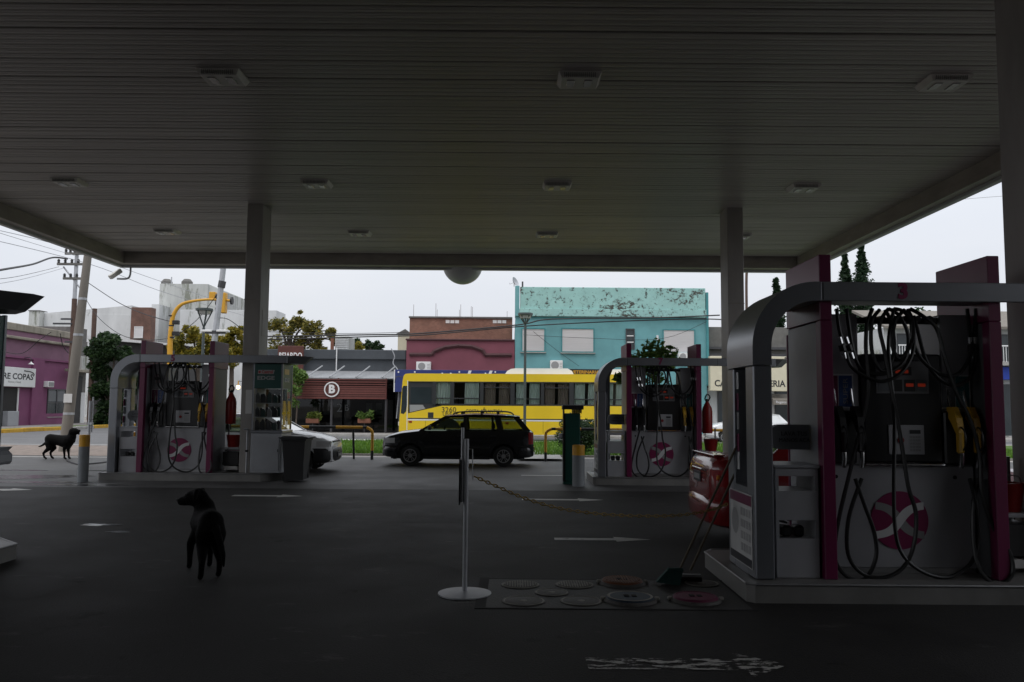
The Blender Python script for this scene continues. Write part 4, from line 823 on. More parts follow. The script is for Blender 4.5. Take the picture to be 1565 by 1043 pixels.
HAT = dict(WAG); HAT.update(L=3.9, W=1.62, wheels=(.72, 3.15), belt=.98, rails=False, bumper_mat='car_trim', bump=.60,
    bot=[(0, .27), (.3, .23), (3.6, .24), (3.9, .30)], top=[(0, .66), (.05, .74), (.2, .82), (.5, .91), (.95, .98), (1.2, .98), (3.6, .98), (3.82, .96), (3.9, .90)], plan=[(0, .74), (.06, .85), (.2, .93), (.5, .985), (1, 1), (3.2, 1), (3.7, .96), (3.9, .86)],
    pillars=[('A', [(.94, .975), (1.06, .975), (1.72, 1.345), (1.68, 1.39), (1.60, 1.38)]), ('B', [(2.15, .975), (2.26, .975), (2.23, 1.36), (2.14, 1.36)]), ('C', [(3.05, .975), (3.5, .975), (3.35, 1.37), (2.95, 1.37)]), ('D', [(3.5, .975), (3.82, .975), (3.42, 1.38), (3.3, 1.38)]), ('top', [(1.70, 1.335), (3.3, 1.335), (3.3, 1.38), (1.62, 1.38)])],
    windows=[[(1.05, .98), (2.16, .98), (2.16, 1.34), (1.72, 1.34)], [(2.25, .98), (3.06, .98), (2.98, 1.34), (2.22, 1.34)]], ws=((.98, .985), (1.66, 1.375)), rw=((3.80, .985), (3.40, 1.37)), roof=[(1.62, 1.37), (1.85, 1.40), (2.4, 1.42), (3.0, 1.41), (3.45, 1.365)], seats=[(2.0, .98), (2.85, .96)], mirror=1.2, tail=(3.7, 3.89, .62, .93), doors=(2.2, 3.1))
car('white_hatchback', 'white hatchback with black bumper half hidden behind the wheelie bin', HAT, 'car_white', (-4.42, 20.3 + .83, 0), R_(180))
SED = dict(WAG); SED.update(boxlamps=False, L=4.3, W=1.70, r=.30, wheels=(.82, 3.38), belt=1.0, rails=False, bump=.58, sill='red_paint', handle='red_paint', mirror_mat='red_paint', drv=-1,
    bot=[(0, .36), (.03, .31), (.1, .26), (.3, .22), (3.9, .24), (4.15, .30), (4.23, .36), (4.27, .42), (4.3, .50)], top=[(0, .58), (.03, .68), (.1, .77), (.2, .82), (.5, .91), (1.1, .99), (1.3, 1.0), (3.3, 1.0), (3.6, 1.03), (4.0, 1.045), (4.14, 1.05), (4.20, 1.03), (4.25, .98), (4.28, .92), (4.3, .84)], plan=[(0, .62), (.03, .74), (.08, .84), (.2, .93), (.5, .985), (1, 1), (3.5, 1), (3.85, .975), (4.0, .955), (4.1, .925), (4.18, .88), (4.23, .82), (4.27, .74), (4.3, .60)],
    pillars=[('A', [(1.1, .99), (1.22, .99), (1.92, 1.375), (1.88, 1.42), (1.80, 1.41)]), ('B', [(2.32, .99), (2.43, .99), (2.40, 1.39), (2.31, 1.39)]), ('C', [(3.25, .99), (3.72, .99), (3.2, 1.40), (3.05, 1.40)]), ('top', [(1.90, 1.365), (3.12, 1.365), (3.12, 1.41), (1.82, 1.41)])],
    windows=[[(1.21, 1.0), (2.33, 1.0), (2.33, 1.37), (1.92, 1.37)], [(2.42, 1.0), (3.26, 1.0), (3.08, 1.37), (2.39, 1.37)]], ws=((1.14, 1.0), (1.86, 1.405)), rw=((3.68, 1.02), (3.14, 1.40)), roof=[(1.82, 1.40), (2.05, 1.43), (2.5, 1.45), (2.9, 1.44), (3.2, 1.395)], seats=[(2.2, 1.0), (3.0, .98)], mirror=1.38, head=(.06, .40, .62, .78), tail=(4.06, 4.285, .72, .92), hf=(.03, .0), doors=(2.38, 3.3), plate=(.42, .80))
rc = car('red_sedan', 'shiny red sedan with its tail showing behind pump three', SED, 'red_paint', (2.38 + 4.3, 9.75 + .85, 0), R_(180))
text('lettering', '1.6 16V', .06, 'chrome', rc, (4.305, .36, .90), rz=R_(90), ext=.002); bx('boot_trim', 'chrome', rc, 4.30, 4.318, -.26, .26, .885, .905, .004); bx('indicator', 'lamp_amber', rc, 4.20, 4.235, .66, .74, .80, .86, .01)
MB().box(4.10, 4.24, -.60, .60, 1.075, 1.092, .008).build('boot_lip', 'red_paint', rc)
FAR = dict(HAT); FAR.update(bumper_mat='car_white')
car('white_modern_car', 'white modern car waiting behind the bus near the cream sign', FAR, 'car_white', (9.5, 40.5, -.016), 0)

# ------------------------------------------------------------ bus
YB = 39.4
bus = thing('city_bus', 'yellow city bus with dark window band and curtains on the road', 'bus', (0, 0, 0))
bX0 = A(609, 620, YB).x; bX1 = bX0 + 11.5; zt = A(760, 571, YB).z; zl1 = A(760, 619.5, YB).z; zw1 = A(760, 583, YB).z; z0 = .30; BW = 2.5
# lower body: front edge leans back towards the roof
fxz = lambda z: bX0 + .34 * max(0, (z - .9)) / (zt - .9) * 1.0
F = lambda u, v: (A(u, v, YB).x, A(u, v, YB).z)
lo = MB().prism([(bX0 + .02, z0), F(609.6, 659), F(610.4, 640), F(610.9, 634), F(623.6, 632), F(675.5, 620.4), (bX1, zl1), (bX1, z0 + .05)], YB, YB + BW).build('lower_body', 'bus_yellow', bus)
rf = MB().prism([F(615.2, 583), F(616.2, 577), F(617.6, 573.4), F(620, 571.6), F(626, 571), (bX1 - .2, zt), (bX1 - .04, zt - .10), (bX1, zw1)], YB, YB + BW).build('roof', 'bus_yellow', bus)
for nm, (a, b, c, d) in (('roof_unit', (772, 563.5, 877, 572)), ('roof_unit', (922, 565, 975, 573))):
    x0_, x1_, za, zb_ = PR(a, b, c, d, YB + .4); x1_ = min(x1_, bX1 - .1)
    MB().prism([(x0_, zt - .01), (x0_ + .10, zt + (zb_ - zt) * .5), (x0_ + .28, zt + (zb_ - zt) * .88), (x0_ + .5, zb_), (x1_ - .3, zb_ + .01), (x1_ - .1, zt + (zb_ - zt) * .6), (x1_, zt - .01)], YB + .35, YB + BW - .35).build(nm, 'roof_white', bus)
bx('window_band_inner', 'bus_dark', bus, bX0 + .6, bX1 - .05, YB + 2.35, YB + 2.42, zl1 - .6, zw1)
bx('floor', 'bus_dark', bus, bX0 + .5, bX1 - .1, YB + .05, YB + 2.4, .9, 1.0)
def brect(u0, v0, u1, v1): return PR(u0, v0, u1, v1, YB)
wins = [(664.5, 583, 690, 619, 'g', .2), (692, 583, 734, 619, 'o', .35), (738, 583, 781, 619, 'b', 0), (786, 583, 827, 619, 'g', 0), (830, 583, 871, 619, 'b', 0), (876, 583, 917, 619, 'g', 0), (921, 583, 958, 619, 'g', 0)]
# posts between windows
px_ = [(660.5, 666.5), (688, 694), (733.5, 739), (780, 786.5), (826.5, 831.5), (870, 877), (915, 922), (957, 968)]
for (a, b) in px_:
    x0_, x1_, _, _ = brect(a, 583, b, 619); bx('window_post', 'bus_dark', bus, x0_, x1_, YB + .005, YB + .08, zl1, zw1)
bx('window_rail', 'bus_dark', bus, bX0 + 2.0, bX1 - .02, YB + .004, YB + .06, zl1 - .02, zl1 + .05); bx('window_rail', 'bus_dark', bus, bX0 + .62, bX1 - .02, YB + .004, YB + .06, zw1 - .07, zw1 + .02)
for (u0, v0, u1, v1, c, op) in wins:
    x0_, x1_, za, zb_ = brect(u0, 585, u1, 618); w_ = MB().quad((x0_, YB + .03, zl1 + .03), (x1_, YB + .03, zl1 + .03), (x1_, YB + .03, zw1 - .05), (x0_, YB + .03, zw1 - .05)).build('window', 'glass_bus', bus, fix=False)
    zz = zl1 + .28 if c != 'b' else zw1 - .32; bx('sash_bar', 'bus_dark', w_, x0_, x1_, YB + .02, YB + .028, zz, zz + .05)
    m = MB(); xa = x0_ + (x1_ - x0_) * (.42 if c == 'o' else .06); xb = x1_ - .08; n = 40
    halves = [(xa, xb)] if c in 'o' or op == .2 else [(xa, xa + (xb - xa) * .43), (xb - (xb - xa) * .43, xb)]
    for (ha, hb) in halves:
        m = MB()
        for i in range(25):
            x = ha + (hb - ha) * i / 24; yy = YB + .16 + .035 * math.sin(i * 1.5); m.v += [(x, yy, zl1 + .05), (x + .02, yy, zw1 - .06)]
        for i in range(24): m.f.append((2 * i, 2 * i + 1, 2 * i + 3, 2 * i + 2))
        m.build('curtain', 'curtain_brown' if c == 'b' else 'curtain_green', bus, True, fix=False)
# driver's corner: dark surround with sloping window
x0_, x1_, _, _ = brect(624, 583, 662, 600); zs = A(640, 630, YB).z
sur = MB().prism([F(623.9, 582.8), F(664, 582.8), F(664, 620.6), F(675.5, 620.0), F(623.9, 631.6)], YB + .04, YB + .1).build('driver_surround', 'bus_dark', bus)
MB().prism([F(627.6, 617), F(659.5, 617), F(659.5, 592), F(627.6, 592)], YB + .03, YB + .038).build('driver_window', 'window_dark', bus); MB().prism([F(626, 630.3), F(650, 624.8), F(646, 619), F(626, 619)], YB + .03, YB + .038).build('lower_window', 'print_grey', bus)
MB().prism([F(610.9, 634.2), F(615.2, 583.1), F(623.8, 583.1), F(623.6, 632.2)], YB + .003, YB + .14).build('front_corner', 'bus_yellow', bus)
q = MB().prism([F(612.5, 632), F(613.3, 622), F(614.8, 594), F(616.5, 590), F(622.6, 590), F(622.6, 615), F(620.5, 629), F(617, 633)], YB - .006, YB + .002).build('windscreen_side', 'window_dark', bus)
a_, b_ = F(611.0, 634), F(615.3, 583); MB().quad((a_[0] - .01, YB + .1, a_[1]), (a_[0] - .01, YB + BW - .1, a_[1]), (b_[0] - .01, YB + BW - .1, b_[1]), (b_[0] - .01, YB + .1, b_[1])).build('windscreen', 'glass_bus', bus, fix=False)
bx('corner_strip', 'print_white', bus, x0_ - .05, x0_ - .015, YB - .008, YB + .001, .5, zw1); ln = A(700, 640.5, YB).z
bx('black_line', 'bus_dark', bus, x0_, bX1 - .02, YB - .006, YB + .001, ln - .02, ln + .03); bx('silver_line', 'print_white', bus, x0_, bX1 - .02, YB - .006, YB + .001, ln - .09, ln - .025)
a0, a1, b0_, b1_ = brect(654, 630.5, 662.5, 639); bx('filler_flap', 'bus_dark', bus, a0, a1, YB - .006, YB + .001, b0_, b1_, .003)
for (u, v) in ((627, 645), (775, 647)): p = A(u, v, YB); bx('marker_lamp', 'lamp_red', bus, p.x - .08, p.x + .08, YB - .02, YB + .001, p.z - .04, p.z + .04, .008)
p = A(686, 627, YB); text('fleet_number', '3260', .36, 'bus_dark', bus, (p.x, YB - .004, p.z), ext=.003); p = A(686, 633.5, YB); text('fleet_number', 'LINEA', .22, 'bus_dark', bus, (p.x, YB - .004, p.z), ext=.003)
p = A(740, 628, YB); text('lettering', 'COSTA ATLANTICA', .26, 'bus_dark', bus, (p.x, YB - .004, p.z - .04), ext=.003, width=1.75); MB().tube([(p.x - .12, YB - .01, p.z - .1), (p.x, YB - .01, p.z + .16), (p.x + .12, YB - .01, p.z - .1)], .012, 5).build('emblem', 'bus_dark', bus)
for u in (650, 700, 760, 830, 900): p = A(u, 655, YB); bx('panel_gap', 'joint', bus, p.x - .006, p.x + .006, YB - .003, YB + .001, .4, ln - .1)
for xx in (bX0 + 2.4, bX0 + 8.6):
    for yy in (YB + .16, YB + BW - .16):
        q = MB().lathe([(.28, -.14), (.46, -.14), (.48, -.1), (.48, .1), (.46, .14), (.28, .14)], (xx, yy, .46), 28, 'y').build('wheel', 'tyre', bus, True); MB().lathe([(.001, -.12), (.1, -.12), (.12, -.06), (.28, -.10)], (xx, yy, .46), 20, 'y').build('rim', 'rim', q, True)
    MB().prism(arc(xx, .46, .60, 0, 180, 16), YB - .008, YB + .001).build('wheel_arch', 'signal_black', bus)
bx('headlamp', 'lamp_clear', bus, bX0 - .03, bX0 + .05, YB + .2, YB + .6, .7, .9, .02); bx('headlamp', 'lamp_clear', bus, bX0 - .03, bX0 + .05, YB + 1.9, YB + 2.3, .7, .9, .02)
MB().tube(spline([(bX0 + .35, YB + .1, zt - .25), (bX0 - .1, YB - .1, zt - .2), (bX0 - .18, YB - .12, zt - .5)], 4), .02, 6).build('mirror_arm', 'bus_dark', bus, True)
for xs_ in range(4): 
    for k in range(2): bx('seat', 'seat', bus, bX0 + 2.6 + xs_ * 2.1 + k * 1.0, bX0 + 2.75 + xs_ * 2.1 + k * 1.0, YB + 1.3, YB + 2.2, 1.0, 2.1, .04)

# ------------------------------------------------------------ buildings across the road
YF = 48.6
def bld(name, label): return thing(name, label, 'building')
def win(t, r, Y, frame_m='frame_dark', pane='window_dark', slats=0, sill=True, name='window'):
    x0, x1, z0, z1 = r; w_ = bx(name, pane, t, x0, x1, Y - .02, Y + .06, z0, z1)
    for q in ((x0 - .05, x0 + .01, z0 - .05, z1 + .05), (x1 - .01, x1 + .05, z0 - .05, z1 + .05), (x0 + .01, x1 - .01, z1 - .01, z1 + .05), (x0 + .01, x1 - .01, z0 - .05, z0 + .01)): bx('window_frame', frame_m, w_, q[0], q[1], Y - .07, Y - .001, q[2], q[3])
    if sill: bx('sill', 'kerb_concrete', w_, x0 - .1, x1 + .1, Y - .14, Y - .001, z0 - .11, z0 - .055)
    for k in range(slats): z = z0 + .02 + (z1 - z0 - .04) * k / slats; bx('shutter_slat', pane, w_, x0 + .012, x1 - .012, Y - .035, Y - .021, z + .008, z + (z1 - z0) / slats - .004)
    return w_
def ac_unit(u0, v0, u1, v1, Y, label):
    x0, x1, z0, z1 = PR(u0, v0, u1, v1, Y - .4); t = thing('air_conditioner', label, 'air conditioner', (x0, Y - .4, z0), 0, 'outdoor air conditioning units'); W2, H2 = x1 - x0, z1 - z0
    bx('case', 'white_paint', t, 0, W2, 0, .39, 0, H2, .02); c = (W2 * .38, 0, H2 / 2); MB().lathe([(.001, -.012), (H2 * .38, -.012), (H2 * .40, .001)], c, 24, 'y').build('fan_grille', 'print_grey', t, True); bx('bracket', 'galv', t, .1, .14, .05, .398, -.04, -.001); bx('bracket', 'galv', t, W2 - .14, W2 - .1, .05, .398, -.04, -.001)
    for k in range(4): bx('louvre', 'print_grey', t, W2 * .76, W2 * .95, -.006, .001, H2 * (.2 + k * .16), H2 * (.25 + k * .16))
# teal
t = bld('teal_building', 'two storey teal building with flaking pale parapet and white shutters')
x0, x1, _, z1 = PR(787, 440, 1080, 660, YF); zc = A(930, 473, YF).z; zb_ = A(930, 485, YF).z
bx('wall', 'teal', t, x0, x1, YF, YF + 12, .1, zb_, .01); bx('cornice', 'teal_pale', t, x0 + .25, x1 - .02, YF - .18, YF + .5, zb_ + .002, zc, .02)
bx('parapet', 'teal_pale', t, x0 + .28, x1 - .05, YF - .08, YF + .22, zc + .002, z1, .02); bx('corner_pier', 'teal', t, x0 - .02, x0 + .24, YF - .2, YF + 1, zb_ + .002, z1 + .05, .02); bx('corner_pier', 'teal_dark', t, x1 - .02, x1 + .12, YF - .1, YF + 12, zb_ - 4, z1 - .25)
bx('string_course', 'teal_dark', t, x0 + .25, x1, YF - .03, YF - .001, zb_ - .09, zb_ - .01)
for r in ((798, 503, 832, 537), (859, 503, 907, 538), (1014, 505, 1061, 539)): win(t, PR(*r, YF), YF, frame_m='teal_dark', pane='shutter', slats=14)
w_ = win(t, PR(957.5, 504, 968.5, 533, YF), YF, sill=False); x_, y_, a_, b_ = PR(957.5, 504, 968.5, 533, YF)
for k in (1, 2): zz = a_ + (b_ - a_) * k / 3; bx('glazing_bar', 'print_white', w_, x_, y_, YF - .05, YF - .021, zz - .03, zz + .03)
r = PR(1003, 513, 1006, 520, YF); bx('meter_box', 'print_white', t, r[0], r[1], YF - .1, YF - .001, r[2], r[3])
r = PR(870, 564.5, 918, 574, YF - .9); sgn = bx('shop_sign', 'signal_black', t, r[0], r[1], YF - .95, YF - .85, r[2], r[3], .01); text('lettering', 'VETERINARIA', .24, 'bollard_yellow', sgn, ((r[0] + r[1]) / 2, YF - .955, (r[2] + r[3]) / 2), ext=.003, bold=.008, width=(r[1] - r[0]) * .9)
r = PR(800, 600, 1060, 660, YF); bx('shop_front', 'window_dark', t, r[0], r[1], YF - .02, YF + .02, .2, 3.0)
for k in range(6): xx = r[0] + (r[1] - r[0]) * k / 5; bx('shop_mullion', 'frame_dark', t, xx - .06, xx + .06, YF - .06, YF - .021, .2, 3.0)
p = A(787, 437, YF); d_ = thing('satellite_dish', 'small grey satellite dish on the corner of the teal building', 'satellite dish', (p.x - .05, YF + .2, z1 + .05)); dm = MB().lathe([(.001, 0), (.2, .04), (.3, .12)], n=20).build('dish', 'galv', d_, True); dm.rotation_euler = (R_(65), 0, R_(60)); dm.location = (0, 0, .25); MB().tube([(0, 0, 0), (0, 0, .25)], .025, 6).build('stem', 'galv', d_)
MB().tube([(0, 0, .25), (-.25, -.15, .12), (-.3, -.15, .2)], .012, 5).build('feed_arm', 'galv', d_)
d_ = thing('vent_pipe', 'short dark vent pipe beside the satellite dish', 'pipe', (x0 + .42, YF + .1, z1)); MB().tube([(0, 0, 0), (0, 0, .34)], .05, 8).build('tube', 'frame_dark', d_)
ac_unit(841, 551, 860, 566, YF, 'white air conditioner on the teal wall above the bus roof'); ac_unit(1037, 539, 1055, 551, YF, 'white air conditioner under the right shutter of the teal building'); ac_unit(636, 553, 658, 567, YF, 'white air conditioner on the maroon wall')
# maroon and brick behind
t = bld('maroon_building', 'low maroon building with an arched moulding between grey restaurant and teal house')
mx0, mx1, _, mz = PR(620, 521, 787, 660, YF); bx('wall', 'maroon', t, mx0, x0 - .022, YF + .02, YF + 10, .1, mz, .01); bx('coping', 'maroon_dark', t, mx0 - .05, x0 - .03, YF - .08, YF + .3, mz + .002, mz + .10, .02)
pts = [A(u, v, YF) for u, v in ((626, 542), (660, 542), (664, 537), (680, 531), (700, 528.5), (722, 530), (738, 536), (742, 543), (782, 543))]
for a, b in zip(pts, pts[1:]): MB().tube([(a.x, YF - .02, a.z), (b.x, YF - .02, b.z)], .12, 6).build('moulding', 'maroon_dark', t)
r = PR(625, 486, 783, 521, 52); t2 = bld('brick_building', 'plain brown brick upper wall rising behind the maroon building'); bx('wall', 'brick_wall', t2, r[0], r[1], 52.3, 60, .1, r[3])
zt_ = r[3]
for u in (692, 764):
    p = A(u, 492, 52.3)
    for k in range(3): bx('vent_block', 'paper', t2, p.x - .45 + k * .3, p.x - .2 + k * .3, 52.27, 52.299, p.z - .1, p.z + .1)
bx('coping', 'concrete_grey', t2, r[0] - .05, r[1], 52.2, 52.6, zt_ + .002, zt_ + .1)
for u in (632, 666, 668, 702, 704, 720, 722, 775): p = A(u, 486, 52.5); MB().tube([(p.x, 52.5, zt_ + .05), (p.x, 52.5, zt_ + random.uniform(.5, 1.0))], .012, 5).build('rebar', 'pole_brown', t2)
r = PR(608, 506, 626, 535, 54); t3 = bld('small_cream_house', 'small cream house end between brick wall and grey restaurant'); bx('wall', 'cream', t3, r[0], r[1], 54, 60, .1, r[3] - .2); MB().prism([(r[0] - .1, r[3] - .198), (r[1] + .1, r[3] - .198), ((r[0] + r[1]) / 2 + .1, r[3] + .12)], 53.9, 60.1).build('roof', 'concrete_grey', t3)
# restaurant
t = bld('grey_restaurant', 'charcoal restaurant front with dark red slatted canopy and round letter sign')
rx0, rx1, _, rz = PR(385, 534, 619.5, 660, YF); bx('wall', 'charcoal', t, rx0, rx1 - .03, YF + .3, YF + 9, 3.1, rz, .01); bx('band', 'charcoal', t, rx0, rx1 - .03, YF + .12, YF + .299, A(540, 549, YF).z, rz - .02, .02)
for xx in (rx0, rx1 - .33): bx('side_pier', 'charcoal', t, xx, xx + .3, YF + .3, YF + 9, .1, 3.098)
bx('back_wall', 'shop_dark', t, rx0, rx1, YF + 4, YF + 4.2, .1, 3.098); bx('floor', 'shop_dark', t, rx0, rx1, YF - 2, YF + 4, .13, .15)
p0_, p1_ = A(450, 577, YF - 2.2), A(591, 611, YF - 2.2); sx0, sx1, sz0, sz1 = PR(440, 578, 591, 610, YF - 2.2)
ns = 9
for k in range(ns):
    z = sz0 + (sz1 - sz0) * k / ns; hgt = (sz1 - sz0) / ns
    bx('slat', 'awning_slat', t, sx0, sx1, YF - 2.24, YF - 2.18, z, z + hgt * (.86 if k < 5 else .62), .006)
for xx in (sx0, (sx0 + sx1) / 2, sx1 - .08): bx('slat_upright', 'awning_slat', t, xx, xx + .08, YF - 2.178, YF - 2.10, sz0, sz1)
rr_ = MB().add([(sx0, YF - 2.05, sz1 + .02), (sx1 + .9, YF - 2.05, sz1 + .02), (sx1 + .9, YF + .29, sz1 + .5), (sx0, YF + .29, sz1 + .5), (sx0, YF - 2.05, sz1 - .03), (sx1 + .9, YF - 2.05, sz1 - .03), (sx1 + .9, YF + .29, sz1 + .45), (sx0, YF + .29, sz1 + .45)], [(0, 1, 2, 3), (4, 7, 6, 5), (0, 4, 5, 1), (1, 5, 6, 2), (2, 6, 7, 3), (3, 7, 4, 0)]).build('canopy_roof', 'corrugated', t)
for u in (470, 505, 545, 585): xx = A(u, 570, YF - 2).x; MB().tube([(xx, YF - 2.2, sz1 + .05), (xx + .5, YF - .6, sz1 + .75)], .04, 6).build('canopy_strut', 'corrugated', t)
for u in (507, 590): xx = A(u, 640, YF - 2).x; MB().tube([(xx, YF - 2.1, .13), (xx, YF - 2.1, sz0)], .07, 8).build('canopy_post', 'frame_dark', t, True)
MB().tube([(A(463, 545, YF).x, YF + .22, 3.2), (A(463, 545, YF).x, YF + .22, rz)], .06, 6).build('downpipe', 'frame_dark', t); 
o = MB().tube([(A(514, 545, YF).x, YF + .08, sz1 + .5), (A(514, 545, YF).x, YF + .08, rz + .1)], .035, 6).build('flue', 'print_white', t)
p = A(507, 595.5, YF - 2.3); e = MB().lathe([(.36, -.02), (.43, -.02), (.43, .04), (.36, .04)], (p.x, YF - 2.3, p.z), 36, 'y').build('round_sign', 'print_white', t, True); text('lettering', 'B', .62, 'print_white', e, (p.x, YF - 2.31, p.z), ext=.02, bold=.03); MB().lathe([(.001, .01), (.37, .01), (.37, .03)], (p.x, YF - 2.3, p.z), 30, 'y').build('sign_disc', 'sign_brown', e)
gl = MB().quad((rx0, YF - .5, .2), (rx1, YF - .5, .2), (rx1, YF - .5, 3.0), (rx0, YF - .5, 3.0)).build('shop_window', 'glass_dark', t, fix=False)
text('window_number', '2', .7, 'label_grey', t, (A(522, 624, YF).x, YF - .56, A(522, 624, YF).z), ext=.002); text('window_letter', 'B', .5, 'label_grey', t, (A(533, 624, YF).x, YF - .56, A(533, 624, YF).z), ext=.002)
for u in (480, 495, 560, 575): r = PR(u, 616, u + 9, 634, YF - .4); bx('window_poster', 'print_grey', t, r[0], r[1], YF - .49, YF - .48, r[2], r[3])
r = PR(425, 529, 464, 566, YF - .3); sg_ = tag(bx('hanging_sign', 'sign_brown', None, r[0], r[1], YF - .4, YF - .25, r[2], r[3], .02), 'brown board sign with white letters above the grey restaurant', 'sign'); text('lettering', 'BEJARDO', .50, 'print_white', sg_, ((r[0] + r[1]) / 2, YF - .405, A(445, 545, YF).z), ext=.003, bold=.012, width=(r[1] - r[0]) * .9)
r = PR(512, 514, 533, 534, 52); q_ = thing('roof_tank_box', 'pale ribbed ventilation box on the restaurant roof', 'roof box', (0, 0, 0)); bx('box', 'plaster_old', q_, r[0], r[1], 52, 54, rz + .0, r[3], .02)
for k in range(7): zz = r[2] + (r[3] - r[2]) * k / 7; bx('louvre', 'plaster_white', q_, r[0] + .04, r[1] - .04, 51.95, 51.999, zz, zz + .06)
o = thing('roof_flue', 'orange flue pipe on the restaurant roof', 'flue', (A(508, 520, 51.5).x, 51.5, rz)); MB().tube([(0, 0, 0), (0, 0, .95)], .11, 10).build('tube', 'clay', o, True)
def planter(u, v, Y, label, m):
    p = A(u, v, Y); t = thing('hanging_planter', label, 'planter', p, 0, 'planters hung before the restaurant'); bx('box', 'clay', t, -.36, .36, -.15, .15, -.26, .0, .03); leaves([((random.uniform(-.4, .4), random.uniform(-.1, .1), random.uniform(.05, .3)), .22) for _ in range(8)], 420, .09).build('foliage', m, t, fix=False); bx('stand', 'frame_dark', t, -.02, .02, -.02, .02, .13 - p.z, -.26)
planter(478, 640, YF - 2.0, 'clay planter with pale yellow plant before the restaurant', 'leaf_fern'); planter(557, 640, YF - 2.0, 'clay planter with green fern before the restaurant', 'leaf_green')
t = thing('leafy_shrub_tree', 'light green leafy plant beside the restaurant canopy', 'plant', (A(452, 640, 45.6).x, 45.6, .13)); MB().tube([(0, 0, 0), (.05, 0, 1.2), (0, 0, 2.4)], [.05, .04, .03], 6).build('stem', 'bark', t, True); leaves([((random.uniform(-.4, .3), random.uniform(-.3, .3), random.uniform(1.6, 3.7)), .3) for _ in range(12)], 900, .12).build('foliage', 'leaf_green', t, fix=False)
# blue hoarding behind the bus
r = PR(603.5, 566, 800, 600, 45.6); t = thing('blue_sign_board', 'long dark blue sign board with studs behind the bus roof', 'sign', (0, 0, 0)); bx('board', 'blue_sign', t, r[0], r[1], 45.6, 45.75, r[2], r[3], .01); bx('edge_strip', 'print_white', t, r[0] - .06, r[0], 45.58, 45.76, r[2], r[3])
for u in (609, 634, 676, 689, 702, 742, 757, 775): p = A(u, 569, 45.6); MB().lathe([(.001, -.03), (.05, -.02), (.05, 0)], (p.x, 45.6, p.z - random.choice([0, .08])), 8, 'y').build('stud', 'print_white', t)
for u in (717, 749): p = A(u, 569, 45.6); MB().prism([(p.x - .1, r[3] - .24), (p.x + .06, r[3] - .24), (p.x + .14, r[3] - .02), (p.x - .02, r[3] - .02)], 45.585, 45.599).build('stripe', 'print_white', t)
for xx in (r[0] + .2, r[1] - .2): bx('support', 'frame_dark', t, xx, xx + .12, 45.76, 45.9, .13, r[3])
# right of teal
t = bld('grey_concrete_house', 'dark grey concrete upper storey beside the teal building'); r = PR(1082, 500, 1180, 545, YF + .5); bx('wall', 'concrete_grey', t, x1 + .15, x1 + 9, YF + .6, YF + 9, 3.8, r[3], .01)
for k in range(4): bx('ledge', 'frame_dark', t, x1 + .15, x1 + 8.9, YF + .3, YF + .599, 3.9 + k * .42, 4.05 + k * .42)
bx('ground_floor', 'plaster_white', t, x1 + .15, x1 + 9, YF + .6, YF + 9, .1, 3.798)
r = PR(1085, 545, 1205, 598, YF - .6); sg_ = thing('cream_shop_sign', 'large cream box sign with black capitals beside the teal building', 'sign', (0, 0, 0)); bx('box', 'cream', sg_, r[0], r[1], YF - .7, YF - .2, r[2], r[3], .02); text('lettering', 'CASA DE GALLERIA', .52, 'print_dark', sg_, ((r[0] + r[1]) / 2, YF - .703, r[2] + .42), ext=.003, bold=.012, width=(r[1] - r[0]) * .90); text('lettering', '%', .35, 'print_dark', sg_, (A(1196, 551, YF).x, YF - .703, A(1196, 551, YF).z), ext=.003, bold=.01)
for xx in (r[0] + .1, r[1] - .2): bx('bracket', 'frame_dark', sg_, xx, xx + .1, YF - .2, YF + .6, r[2] + .2, r[2] + .3)
for k in range(5):
    xx = x1 + .8 + k * 1.7; w_ = win(t, (xx, xx + 1.2, .5, 2.7), YF + .6, sill=False)
r = PR(1182, 611, 1206, 619, YF - .8); q_ = thing('shop_awning', 'greyish shop awning with white script below the cream sign', 'awning', (0, 0, 0)); MB().prism([(YF - .8, r[2]), (YF - .8, r[3]), (YF + .59, r[3] + .35), (YF + .59, r[2] + .35)], r[0], r[1] + 1.5, 'x').build('canvas', 'concrete_pole', q_); text('lettering', 'Regalos', .2, 'print_white', q_, ((r[0] + r[1]) / 2, YF - .806, (r[2] + r[3]) / 2), ext=.003)
t = bld('right_balcony_building', 'pale building with balcony rail and blue shop sign beyond pump three'); BX = 22; bx('wall', 'plaster_white', t, BX, 38, YF, YF + 9, .1, 6.5, .01); MB().prism([(YF - .6, 6.55), (YF + 4, 8.0), (YF + 4, 7.85), (YF - .6, 6.4)], BX - .2, 38.2, 'x').build('roof', 'concrete_pole', t)
for k in range(6): win(t, (BX + .8 + k * 2.6, BX + 2.3 + k * 2.6, 4.6, 6.1), YF, pane='window_dark'); 
bl = bx('balcony_slab', 'kerb_concrete', t, BX + .3, 37.5, YF - 1.1, YF - .001, 4.25, 4.45); 
for k in range(100): bx('baluster', 'print_white', bl, BX + .4 + k * .15, BX + .43 + k * .15, YF - 1.08, YF - 1.05, 4.45, 5.35) if k * .15 < 15 else None
bx('handrail', 'print_white', bl, BX + .35, 37.4, YF - 1.1, YF - 1.03, 5.35, 5.42); bx('shop_sign', 'blue_awning', t, BX + .5, 37, YF - .6, YF - .3, 3.45, 4.2, .02); bx('shop_front', 'window_dark', t, BX + .6, 37, YF - .04, YF - .001, .2, 3.2)
t = bld('mid_plain_house', 'plain pale house between the cream sign and the balcony building'); bx('wall', 'plaster_old', t, x1 + 9.1, BX - .1, YF + .4, YF + 9, .1, 5.2, .01); win(t, (x1 + 9.4, BX - .4, .5, 2.8), YF + .4, sill=False)
